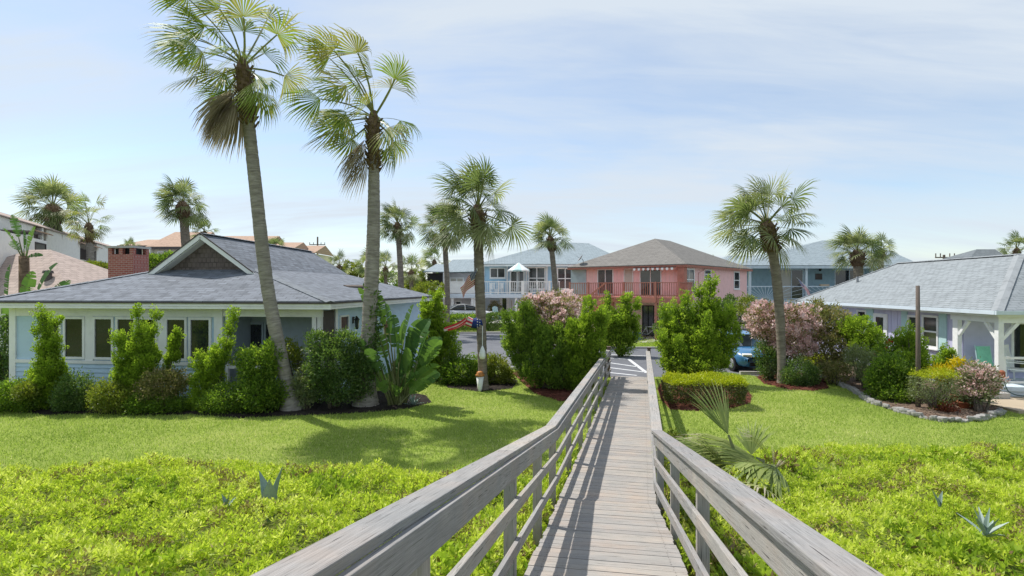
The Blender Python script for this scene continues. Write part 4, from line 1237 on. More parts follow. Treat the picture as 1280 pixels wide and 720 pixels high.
q = MB(); plate(q, o0, RX, FN, pu(714), pu(733), zd+.05, zd+1.95, .002, .05); q.build('blue_panel', M['greyblue'], hs)
for pa, pb_, z0, z1 in ((853, 867.5, 3.1, 4.6), (880, 888.5, 3.9, 4.62), (917, 924, 3.2, 4.6)):
    a0, a1 = fr.v(pa, 0), fr.v(pb_, 0)
    window(hs, (0, 0, 0), (0, 1, 0), (1, 0, 0), a0, a1, z0, z1, pane='glass2', rows=2, cols=2 if pa < 860 else 1, fw=.09)
q = MB(); a0, a1 = fr.v(873, 0), fr.v(882, 0); q.beam((.05, a0, 2.5), (.05, a0, 4.3), .06, .06); q.beam((.05, a0, 4.3), (.05, a1, 4.6), .06, .06); q.build('downpipe', M['pinkpale'], hs)
# deck, railing, posts, stair
dk_ = MB(); dk_.box(xL, xR_, vR, vD-.001, zd-.06, zd); dk_.box(xL, xR_, vR-.02, vR+.04, zd-.36, zd-.061); dk_.box(xR_-.06, xR_, vR+.04, vD, zd-.36, zd-.061); dk_.box(xL+.1, xR_-.1, .1, .16, zd-.3, zd-.061)
dk_.build('balcony_deck', M['redwood'], hs)
rl = MB(); zt = zd+.95
rl.box(xL, xR_, vR-.02, vR+.10, zt-.05, zt); rl.box(xL, xR_, vR+.02, vR+.06, zd+.08, zd+.14)
rl.box(xR_-.12, xR_, vR+.1, vD, zt-.051, zt-.001)
x = xL+.08
while x < xR_-.05: rl.post(x, vR+.04, zd+.02, zt-.051, .035); x += .15
y = vR+.2
while y < vD: rl.post(xR_-.06, y, zd+.02, zt-.052, .035); y += .15
rl.build('balcony_railing', M['redwood'], hs)
for px in (713, 736, 780.5, 820, 849.5):
    q = MB(); q.post(fr.u(px, vR), vR-.07, zd-.3, zt+.03, .10); q.build('railing_post', M['redwood'], hs)
for px in (715, 765, 819.5, 849):
    q = MB(); q.post(fr.u(px, vR), vR+.1, 0, zd-.36, .16); q.build('deck_post', M['redwood'], hs)
q = MB(); q.box(-.34, .12, .12, vD-.02, zd+.01, 4.78); q.build('corner_screen', M['redwood'], hs)
st_ = MB(); vS = vR-.8; xa, xb = fr.u(763, vS), fr.u(732, vS)
st_.beam((xa, vS-.55, zt), (xb, vS-.55, zt-1.35), .08, .08); st_.beam((xa, vS-.55, zd), (xb, vS-.55, zd-1.35), .05, .25); st_.beam((xa, vS+.3, zd), (xb, vS+.3, zd-1.35), .05, .25)
for i in range(9):
    t = i/8; p = Vector((xa, vS-.55, zd)).lerp(Vector((xb, vS-.55, zd-1.35)), t); st_.post(p.x, p.y, p.z, p.z+.9, .03); st_.box(p.x-.14, p.x+.14, vS-.5, vS+.27, p.z-.02, p.z+.02)
st_.box(xa-.02, xa+1.0, vS-.56, vR-.03, zd-.06, zd-.001)
st_.build('stair', M['redwood'], hs)
# awning with a scalloped striped edge
a0, a1 = fr.u(793, .1), fr.u(846, .1)
aw = MB(); n = 18
for i in range(n):
    x0 = a0+(a1-a0)*i/n; x1 = a0+(a1-a0)*(i+1)/n; m = i % 2
    aw.face([(x0, .5, 4.72), (x1, .5, 4.72), (x1, -.08, 4.63), (x0, -.08, 4.63)], m=m)
    xm = (x0+x1)/2
    aw.face([(x0, -.08, 4.63), (x1, -.08, 4.63), (x1, -.08, 4.51), (xm, -.08, 4.46), (x0, -.08, 4.51)], m=m)
aw.beam((a0, -.05, 4.655), (a1, -.05, 4.655), .05, .05, 2)
aw.build('awning', [M['white'], M['redwood'], M['blackmetal']], hs)
a0, a1 = fr.u(803, vD), fr.u(817.5, vD)
window(hs, (0, vD+.02, 0), RX, FN, a0, a1, .05, 2.1, frame='blackmetal', pane='glass2', cols=2, name='lower_door', fw=.05, sill=False, dep=.07)
window(hs, (0, vD+.02, 0), RX, FN, fr.u(838, vD), fr.u(844, vD), .9, 2.1, pane='curtain', fw=.06)
# satellite dish on the eave
q = MB(); sx, sy, sz = fr.u(729, .5), .5, ze+.12
q.tube([(sx, sy, sz-.1), (sx, sy, sz+.35), (sx-.1, sy, sz+.5)], .025, 6)
for i in range(5):
    pass
rr = [(.0, 0), (.12, .01), (.24, .045), (.33, .09)]
dir_ = Vector((-.6, -.5, .6)).normalized(); sA = dir_.cross(Z).normalized(); sB = sA.cross(dir_); cD = Vector((sx-.15, sy-.08, sz+.5))
for i in range(3):
    for k in range(12):
        an0, an1 = 2*math.pi*k/12, 2*math.pi*(k+1)/12
        def PP(r, h, an): return cD+dir_*h+sA*(r*math.cos(an))+sB*(r*math.sin(an))
        q.face([PP(*rr[i], an0), PP(*rr[i], an1), PP(*rr[i+1], an1), PP(*rr[i+1], an0)])
q.beam(cD, cD+dir_*.42-Z*.1, .02, .02)
q.build('satellite_dish', M['greymetal'], hs)

# ------------------------------------------------------------------ light blue two storey house behind
fr = Fr(-2.4, 50.0, 0)
hs = house('balcony_house', fr, 'light blue two storey house with long white balcony and low pale hipped roof')
def hu(px, v): return fr.u(px, v)
def hz(py, v): return fr.z(py, 0, v)
v0, v1 = 2.0, 12
ze = hz(330, 1.2)
eL, eR = hu(597, 1.0), hu(790, 1.0)
ap = (hu(695, 9), 8.5, hz(303, 9.0)); ap2 = (hu(735, 9), 8.5, hz(304.5, 9))
A, B, C, D = (eL, 1.0, ze), (eR, 1.0, ze), (eR, 16, ze), (eL, 16, ze)
roof_obj(hs, [(A, B, ap2, ap), (B, C, ap2), (C, D, ap, ap2), (D, A, ap)], M['roofB'])
fascia_obj(hs, [A, B, C, D], .16, M['white'])
zf = hz(367.5, 0); zr = hz(351.6, 0); zb = hz(372.3, 0)
xa, xb = hu(604, v0), hu(735, v0)
wb = MB(); wb.box(xa, xb+2, v0, 14, zf-.2, ze-.1); wb.build('upper_wall', M['skyblue'], hs)
wb = MB(); wb.box(xa, xb+2, v0+.4, 14, 0, zf-.201); wb.build('lower_wall', M['paleblue'], hs)
o0 = (0, v0, 0)
def hw(pa, pb_, pt, pbm, **k): return window(hs, o0, RX, FN, hu(pa, v0), hu(pb_, v0), hz(pbm, v0), hz(pt, v0), **k)
hw(612, 632, 334.5, 348, cols=2, fw=.11, pane='glass2'); hw(637, 656, 334.5, 366, cols=2, fw=.14, pane='glass2', name='balcony_door', sill=False)
hw(660, 682, 333.5, 362, cols=2, rows=2, fw=.12, pane='glass2')
hw(696, 717, 334.5, 362, cols=2, rows=2, fw=.12, pane='glass2')
q = MB()
for px in (604.5, 634, 658, 683.5, 692): plate(q, o0, RX, FN, hu(px-1.2, v0), hu(px+1.2, v0), zf, ze-.15, .06, .10)
q.build('trim', M['white'], hs)
q = MB(); plate(q, o0, RX, FN, hu(717, v0), hu(733, v0), zf, ze-.15, .002, .03); plate(q, o0, RX, FN, hu(693.5, v0), hu(696, v0), zf, ze-.15, .002, .03); q.build('lavender_panel', M['lavender'], hs)
# balcony
bl, brr = hu(560, 0), hu(700, 0)
q = MB(); q.box(bl, brr, -.05, v0-.001, zf-.12, zf); q.box(bl, brr, -.07, .0, zb, zf-.121); q.box(bl, bl+.1, 0, v0, zb, zf-.121); q.build('balcony_floor', M['paleblue'], hs)
def brail(x0, x1, solid):
    q = MB(); q.box(x0, x1, -.06, .04, zr-.07, zr); q.box(x0, x1, -.03, .02, zf+.08, zf+.15)
    if solid:
        x = x0+.04
        while x < x1: q.box(x, x+.10, -.02, .0, zf+.151, zr-.071); x += .112
    else:
        x = x0+.05
        while x < x1: q.post(x, -.005, zf+.151, zr-.071, .045); x += .16
    q.build('balcony_railing', M['white'], hs)
brail(bl, hu(602, 0), True); brail(hu(602, 0)+.01, brr, False)
for px in (561.5, 602, 623, 637, 653.5, 672, 687):
    q = MB(); q.post(hu(px, 0), .08, zf, zr+.04, .13 if px != 653.5 else .3); q.build('railing_post', M['white'], hs)
for px in (565.5, 590.5, 593.8, 645):
    q = MB(); q.post(hu(px, .1), .2, 0, zb, .22); q.build('column', M['white'], hs)
dr = MB(); vl = v0+.4; plate(dr, (0, vl, 0), RX, FN, hu(624.5, vl), hu(637, vl), .5, 2.55, .002, .07); dro = dr.build('door', M['white'], hs)
q = MB(); plate(q, (0, vl, 0), RX, FN, hu(628, vl), hu(633, vl), .7, 2.35, .07, .08); q.build('pane', M['glass2'], dro)
window(hs, (0, vl, 0), RX, FN, hu(638, vl), hu(641, vl), .2, 2.2, pane='curtain', fw=.06, name='sidelight')
window(hs, (0, vl, 0), RX, FN, hu(612, vl), hu(620, vl), .1, 2.2, pane='curtain', fw=.06, name='lower_window')
# ---- grey wing: a house of its own to the left
fr2 = Fr(-8.0, 52.2, 0)
h2 = house('grey_house', fr2, 'pale grey two storey house with low grey roof behind the boarded white balcony')
ze2 = fr2.z(340.5, 0, 0)
A, B, C, D = (fr2.u(549, -.3), -.6, ze2), (fr2.u(603, -.3), -.6, ze2+.1), (fr2.u(606, 8), 8, ze2+.1), (fr2.u(549, -.3), 8, ze2)
rp, rq = (fr2.u(566, 4), 4, fr2.z(324.5, 0, 4)), (fr2.u(600, 4), 4, fr2.z(324, 0, 4))
roof_obj(h2, [(A, B, rq, rp), (B, C, rq), (C, D, rp, rq), (D, A, rp)], M['roofB'])
wb = MB(); wb.box(fr2.u(553, .4), fr2.u(603, .4)-.05, .4, 7.6, 2.3, ze2-.05); wb.box(fr2.u(553, .4), fr2.u(603, .4)-.05, .8, 7.6, 0, 2.29); wb.build('wall', M['greywall'], h2)
window(h2, (0, .4, 0), RX, FN, fr2.u(562, .4), fr2.u(580, .4), 3.1, 4.3, cols=2, fw=.12, pane='curtain')
for a, b in ((569, 577), (588, 594)): window(h2, (0, .8, 0), RX, FN, fr2.u(a, .8), fr2.u(b, .8), .8, 2.1, cols=1, fw=.1, pane='glass2')
q = MB(); q.box(fr2.u(535, -3), fr2.u(557.5, -3), -3, 0.3, zb-.1, zf+.75); q.build('deck_screen', M['white'], h2)
q = MB(); q.post(fr2.u(556, -2), -2.6, 0, ze2-.1, .16); q.build('porch_post', M['greywall'], h2)
A, B, C, D = (fr2.u(528.5, -2.5), -2.5, ze2+.0), (fr2.u(560, -2.5), -2.5, ze2), (fr2.u(560, 3), 3, ze2+.9), (fr2.u(545, 3), 3, ze2+.9)
roof_obj(h2, [(A, B, C, D)], M['roofB'], name='porch_roof')
wb = MB(); wb.box(fr2.u(534, -1), fr2.u(553, -1), -1.0, 3, 2.2, ze2-.1); wb.build('dark_porch_block', M['dark'], h2)  # solid near-black block filling the space under the porch roof
# patio umbrella and balcony furniture (on the balcony)
def base_on_balcony(px, v=1.0): return Vector((fr.o[0]+hu(px, v), fr.o[1]+v, zf))
p = base_on_balcony(648.5, .8)
um = empty('patio_umbrella', p, 'open pale green and white patio umbrella on the white balcony', 'umbrella')
q = MB(); q.tube([(0, 0, 0), (0, 0, 2.28)], .025, 8); q.build('pole', M['white'], um)
q = MB(); zt = hz(328.2, .8)-zf; zl = hz(338, .8)-zf
for k in range(8):
    a0, a1 = 2*math.pi*(k+.3)/8, 2*math.pi*(k+1.3)/8; r = 1.05
    c0, c1 = Vector((math.cos(a0)*r, math.sin(a0)*r, zl)), Vector((math.cos(a1)*r, math.sin(a1)*r, zl)); t = Vector((0, 0, zt))
    mm = (c0+c1)/2*.97+Z*.03
    mm.z = zl+.05
    q.face([t, c0, mm, c1], m=k % 2); q.face([c0, c0-Z*.12, mm-Z*.12, mm], m=k % 2); q.face([mm, mm-Z*.12, c1-Z*.12, c1], m=k % 2)
q.build('canopy', [M['white'], M['mint']], um)
def table(px, v, lab):
    p = base_on_balcony(px, v); t = empty('patio_table', p, lab, 'table')
    q = MB(); q.lathe([(.5, .70), (.5, .73)], (0, 0, 0), 16); q.build('table_top', M['white'], t)
    for k in range(4):
        q = MB(); a = k*math.pi/2+.78; q.beam((.4*math.cos(a), .4*math.sin(a), 0), (.3*math.cos(a), .3*math.sin(a), .70), .04, .04); q.build('leg', M['white'], t)
def chair(px, v, rz, lab, mt='white', group=None):
    p = base_on_balcony(px, v); t = empty('patio_chair', p, lab, 'chair', rz, group)
    q = MB(); q.box(-.24, .24, -.24, .24, .42, .46); q.build('seat', M[mt], t)
    q = MB(); 
    for i in range(4): q.box(-.22+.12*i, -.14+.12*i, .22, .25, .47, .92)
    q.box(-.24, .24, .22, .26, .921, .98); q.build('backrest', M[mt], t)
    for x in (-.21, .21):
        for y in (-.21, .21): q = MB(); q.post(x, y, 0, .42, .045); q.build('leg', M[mt], t)
table(648.5, .8, 'round white patio table under the balcony umbrella')
chair(640.5, .8, 1.57, 'white slatted balcony chair just left of the umbrella table'); chair(657, .7, -1.5, 'white slatted balcony chair just right of the umbrella table')
table(668, .9, 'round white patio table at the right end of the balcony')
chair(662.5, .6, 1.2, 'white slatted balcony chair between the two patio tables'); chair(675, .9, -1.57, 'white slatted balcony chair at the far right end of the balcony')
chair(616, 1.0, .2, 'white slatted balcony chair under the left upper windows'); chair(625, 1.0, -.3, 'white slatted balcony chair left of the balcony door')
p = Vector((hu(619, 1.4)+fr.o[0], 51.4, .52))
pl = empty('potted_plant', p, 'reddish potted plant between the white ground floor columns', 'plant')
q = MB(); q.lathe([(.18, 0), (.25, .45), (.24, .46), (.22, .44)], (0, 0, 0), 12); q.build('pot', M['terracotta'], pl)
po = cloud([[0, 0, 1.0, .42, .5]], 500, .2, 10, .2, .3, .4); quads_obj('foliage', leaves_at(*po[:4]), po[4], M['copper'], pl)
def adirondack(p, rz, lab, mt='mint', s=1.0):
    t = empty('lawn_chair', p, lab, 'chair', rz)
    q = MB(); q.obb((0, 0, .35*s), (1, 0, 0), (0, 1, .18), (0, -.18, 1), .27*s, .28*s, .02*s); q.build('seat', M[mt], t)
    q = MB()
    for i in range(5): q.obb(((-.2+.1*i)*s, .36*s, .70*s), (0, .35, 1), (1, 0, 0), (0, 1, -.35), (.40+.05*(2-abs(2-i)))*s, .045*s, .01*s)
    q.build('backrest', M[mt], t)
    for x in (-.3, .3):
        q = MB(); q.box((x-.06)*s, (x+.06)*s, -.3*s, .35*s, .55*s, .575*s); q.build('armrest', M[mt], t)
        q = MB(); q.post(x*s, -.22*s, 0, .55*s, .06*s); q.build('leg', M[mt], t); q = MB(); q.post(x*s, .26*s, 0, .55*s, .06*s); q.build('leg', M[mt], t)
adirondack(Vector((hu(629, 0)+fr.o[0]-.6, 49.6, .52)), .3, 'mint green slatted lawn chair in front of the ground floor door')

# ------------------------------------------------------------------ slate blue house on the right
fr = Fr(23.75, 50.0, 0)
hs = house('veranda_house', fr, 'slate blue two storey house with sunburst balcony railing and pale hipped roof')
def hu(px, v): return fr.u(px, v)
def hz(py, v): return fr.z(py, 0, v)
ze = hz(331.5, -.5)
A, B, C, D = (hu(917, -.5), -.5, ze), (hu(1153, -.5), -.5, ze), (hu(1160, 11), 12, ze), (hu(917, -.5)+.0, 12, ze)
rp, rq = (hu(1028, 5.5), 5.5, hz(300.5, 5.5)), (hu(1083, 5.5), 5.5, hz(300.5, 5.5))
roof_obj(hs, [(A, B, rq, rp), (B, C, rq), (C, D, rp, rq), (D, A, rp)], M['roofB'])
fascia_obj(hs, [A, B, C, D], .22, M['slatelight'])
zf = hz(376, 0); zr = hz(357.5, 0)
vw = 1.9
wb = MB(); wb.box(hu(938, 0), hu(1150, 0), vw, 11.5, zf-.2, ze-.12); wb.build('upper_wall', M['slate'], hs)
wb = MB(); wb.box(hu(938, 0)+.02, hu(1150, 0)-.02, vw+.02, 11.4, 0, zf-.201); wb.build('lower_wall', M['slatelight'], hs)
bt = MB(); x = hu(941, vw)
while x < hu(1145, vw): plate(bt, (0, vw, 0), RX, FN, x-.02, x+.02, zf, ze-.2, .001, .012); x += .32
bt.build('batten', M['slate'], hs)
q = MB(); q.box(hu(930, 0), hu(1120, 0), -.05, vw-.001, zf-.1, zf); q.box(hu(930, 0), hu(1120, 0), -.08, -.02, zf-.34, zf-.101); q.build('balcony_floor', M['slatelight'], hs)
for px in (937.5, 1008, 1090, 1117):
    q = MB(); q.post(hu(px, 0), .05, zf, ze-.2, .19); q.build('porch_post', M['slatelight'], hs)
    q = MB(); q.post(hu(px, 0), .08, 0, zf-.34, .19); q.build('lower_post', M['slatelight'], hs)
for a, b in ((930, 1006), (1010, 1088), (1092, 1116)):
    q = MB(); x0, x1 = hu(a, 0), hu(b, 0); cx = x0+(x1-x0)*.35
    q.box(x0, x1, -.06, .02, zr-.08, zr); q.box(x0, x1, -.05, .01, zf+.03, zf+.10)
    nb = 17
    for i in range(nb):
        t = i/(nb-1); an = math.pi*(.02+.96*t)
        d = Vector((math.cos(an), 0, math.sin(an)*.62)); 
        lx = ((x1-cx) if d.x > 0 else (cx-x0))/max(abs(d.x), 1e-3); lz_ = (zr-.08-zf-.1)/max(d.z, 1e-3); l = min(lx, lz_)
        s = Vector((cx, -.02, zf+.1))
        q.beam(s+d*min(.22, l*.3), s+d*l, .02, .085, up=(0, 1, 0))
    q.build('sunburst_railing', M['slatelight'], hs)
o0 = (0, vw, 0)
def sw(a, b, t, bb, **k): return window(hs, o0, RX, FN, hu(a, vw), hu(b, vw), hz(bb, vw), hz(t, vw), **k)
sw(974, 1004, 336.5, 374, cols=2, fw=.09, pane='glass2', frame='slatelight', name='sliding_door', sill=False)
sw(1043, 1080, 337, 374, cols=2, fw=.07, pane='glass', frame='slatelight', name='sliding_door', sill=False)
q = MB(); plate(q, o0, RX, FN, hu(975, vw)+.05, hu(988, vw), hz(373, vw), hz(338, vw), .05, .07); q.build('curtain', M['curtain'], hs)
q = MB(); plate(q, o0, RX, FN, hu(1019, vw), hu(1027.5, vw), hz(349.5, vw), hz(342, vw), .01, .05); q.build('wall_plaque', M['darkbrown'], hs)
q = MB(); c = Vector((hu(1094, vw), vw-.06, hz(345, vw)))
q.tube([c+Vector((math.cos(a*.3927)*.28, 0, math.sin(a*.3927)*.28)) for a in range(17)], .06, 6, cap=False); q.build('wreath', M['darkbrown'], hs)
q = MB(); c = Vector((hu(1024.5, vw), vw-.12, hz(336.5, vw))); q.lathe([(.09, -.18), (.12, .12), (.02, .2)], c, 8); q.build('wall_lantern', M['blackmetal'], hs)
q = MB(); p = Vector((hu(1028, .3)+fr.o[0], 50.0, zr)); q.box(-.4, .4, -.1, .1, .0, .16); o = q.build('planter_box', M['tan']); o.location = p; tag(o, 'small tan planter box sitting on the sunburst balcony rail', 'planter')

# ------------------------------------------------------------------ small roofs and blocks farther off
def simple_house(name, label, px0, px1, eave_py, d, ridge_px0, ridge_px1, ridge_py, depth, roof, wall, wz0=0, fascia='white', cat='house'):
    f = Fr((px0+px1-1280)/2/F*d, d, 0); h = house(name, f, label, cat)
    ze = f.z(eave_py, 0, 0); zr = f.z(ridge_py, 0, depth/2)
    A, B, C, D = (f.u(px0, 0), 0, ze), (f.u(px1, 0), 0, ze), (f.u(px1, 0), depth, ze), (f.u(px0, 0), depth, ze)
    a, b = (f.u(ridge_px0, depth/2), depth/2, zr), (f.u(ridge_px1, depth/2), depth/2, zr)
    roof_obj(h, [(A, B, b, a), (B, C, b), (C, D, a, b), (D, A, a)], M[roof])
    q = MB(); q.box(A[0]+.4, B[0]-.4, .4, depth-.4, wz0, ze-.02); q.build('wall', M[wall], h)
    fascia_obj(h, [A, B, C, D], .16, M[fascia])
    return f, h
simple_house('small_house', 'small house with blue grey roof just visible between the pink and slate blue houses', 905, 972, 327, 60, 911, 935, 319.5, 7, 'roofB', 'paleblue')
f, h = simple_house('far_house', 'distant house whose dark slate mansard roof shows above the lavender cottage ridge', 1214, 1258, 321, 45, 1221, 1244, 311.5, 3, 'roofS', 'greywall')
# neighbour with tan pink shingles on the far left
fr = Fr(-19.0, 25.5, .12)
hs = house('tan_roof_house', fr, 'single storey house with tan pink shingle roof behind the left cottage')
ze = 2.75
ap = at(63, 312, 29.5); ux = (ap.x-fr.o[0])*fr.U[0]+(ap.y-fr.o[1])*fr.U[1]; vx = (ap.x-fr.o[0])*fr.V[0]+(ap.y-fr.o[1])*fr.V[1]
x0, x1 = ux-6.2, ux+4.6
A, B, C, D = (x0, 0, ze), (x1, 0, ze), (x1, vx*2+1, ze), (x0, vx*2+1, ze)
ra, rb = (ux-1.2, vx, ap.z), (ux, vx, ap.z)
roof_obj(hs, [(A, B, rb, ra), (B, C, rb), (C, D, ra, rb), (D, A, ra)], M['roofT'])
q = MB(); q.box(x0+.4, x1-.4, .4, vx*2+.6, 0, ze-.02); q.build('wall', M['cream'], hs)
fascia_obj(hs, [A, B, C, D], .16, M['white'])
q = MB(); p = at(60, 343, 27.2); uu = (p.x-fr.o[0])*fr.U[0]+(p.y-fr.o[1])*fr.U[1]; v_ = (p.x-fr.o[0])*fr.V[0]+(p.y-fr.o[1])*fr.V[1]
q.lathe([(.16, -.5), (.16, .05), (.24, .06), (.20, .18), (.05, .22)], (uu, v_, p.z), 10); q.build('roof_vent', M['darkbrown'], hs)
# cream apartment block running away on the left
k = -.4643; fr = Fr(-30.2, 33.0, k)
hs = house('apartment_building', fr, 'long cream three storey apartment block with recessed balconies on the far left', 'apartment building')
zt = H+100/F*33
Lb = 31.5
cuts = []
def av(px): return fr.v(px, 0)
rec = [(42, 58), (100, 121)]
wb = MB()
v_ = -8.0
for a, b in [tuple(map(av, r)) for r in rec]:
    wb.box(-9, 0, v_, a, 0, zt-.46); v_ = b
wb.box(-9, 0, v_, Lb, 0, zt-.46)
wb.build('wall', M['cream'], hs)
q = MB()
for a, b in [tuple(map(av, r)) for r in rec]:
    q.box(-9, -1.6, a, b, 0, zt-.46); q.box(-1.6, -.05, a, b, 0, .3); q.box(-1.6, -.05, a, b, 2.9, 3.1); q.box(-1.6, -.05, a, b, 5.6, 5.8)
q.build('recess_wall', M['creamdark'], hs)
for a, b in [tuple(map(av, r)) for r in rec]:
    q = MB(); c = a+(b-a)*.62; q.box(-.25, .06, c-.18, c+.18, 0, zt-.47); q.build('balcony_column', M['white'], hs)
    q = MB()
    for zz in (3.1, 5.8):
        q.box(-.1, -.04, a+.05, b-.05, zz+.92, zz+1.0)
        t = a+.1
        while t < b-.05: q.post(-.07, t, zz, zz+.92, .04); t += .22
    q.build('balcony_railing', M['darkbrown'], hs)
    window(hs, (-1.6, 0, 0), (0, 1, 0), (1, 0, 0), a+.3, a+(b-a)*.6, 5.9, 7.7, pane='glass2', name='balcony_door', sill=False, frame='white')
    q = MB(); q.obb((.14, (a+b)/2, zt-.80), (0, 1, 0), (1, 0, -.4), (.4, 0, 1), (b-a)*.6, .2, .035); q.build('balcony_roof', M['roofC'], hs)
q = MB(); q.face([(.12, -8, zt-.40), (.12, Lb+.15, zt-.40), (-.7, Lb+.15, zt), (-.7, -8, zt)]); q.box(-9.2, -.7, -8, Lb+.15, zt-.44, zt-.03); q.box(.08, .14, -8, Lb+.15, zt-.47, zt-.405)
q.build('roof', M['roofT'], hs)
q = MB(); q.box(-9.3, -.75, -8, Lb+.35, zt-.025, zt+.03); q.build('roof_edge', M['creamdark'], hs)
a = av(-4); b = av(10)
q = MB(); q.box(0.02, 1.9, -8, b, 0, H+62/F*33); q.build('stair_tower', M['cream'], hs)
window(hs, (1.9, 0, 0), (0, 1, 0), (1, 0, 0), b-2.2, b-.3, H+62/F*33-1.4, H+62/F*33-.2, pane='glass2', frame='darkbrown')
q = MB(); q.box(-.1, 1.6, b-2.0, b+.1, H+70/F*33, H+72/F*33); q.post(1.4, b, H+62/F*33, H+70/F*33, .1); q.build('canopy', M['darkbrown'], hs)
# tan roofed condominium row far behind
fr = Fr((165-640)/F*70, 70, 0)
hs = house('condominium_row', fr, 'far cream condominium row with stepped orange tan roofs', 'apartment building')
def seg(px0, px1, pe, pr, v, dep, wall=True):
    ze, zr = fr.z(pe, 0, v), fr.z(pr, 0, v+dep*.6)
    x0, x1 = fr.u(px0, v), fr.u(px1, v)
    roof_obj(hs, [((x0-.3, v-.4, ze), (x1+.3, v-.4, ze), (x1+.1, v+dep*.6, zr), (x0+.3, v+dep*.6, zr)), ((x1+.3, v-.4, ze), (x1+.3, v+dep, ze), (x1+.1, v+dep*.6, zr)), ((x0-.3, v+dep, ze), (x0-.3, v-.4, ze), (x0+.3, v+dep*.6, zr))], M['roofC'])
    q = MB(); q.box(x0, x1, v, v+dep, 0, ze-.1); q.build('wall', M['creamdark'], hs)
    q = MB(); q.box(x0-.32, x1+.32, v-.45, v-.38, ze-.35, ze-.02); q.build('fascia', M['darkbrown'], hs)
seg(187, 240, 308.5, 290, 0, 8); seg(152, 186, 307, 299.5, 3, 8); seg(240, 330, 307, 295, 6, 8); seg(330, 362, 313, 303, 5, 8); seg(362, 392, 316, 307, 9, 8)
q = MB(); q.box(fr.u(179, -.5), fr.u(187.5, -.5), -.5, 1, 0, fr.z(309, 0, 0)); q.box(fr.u(225, -.5), fr.u(230, -.5), -.5, 0, 0, fr.z(309, 0, 0)); q.build('pilaster', M['cream'], hs)
window(hs, (0, 0, 0), RX, FN, fr.u(197, 0), fr.u(207, 0), fr.z(320, 0, 0), fr.z(314, 0, 0), pane='curtain', fw=.1)
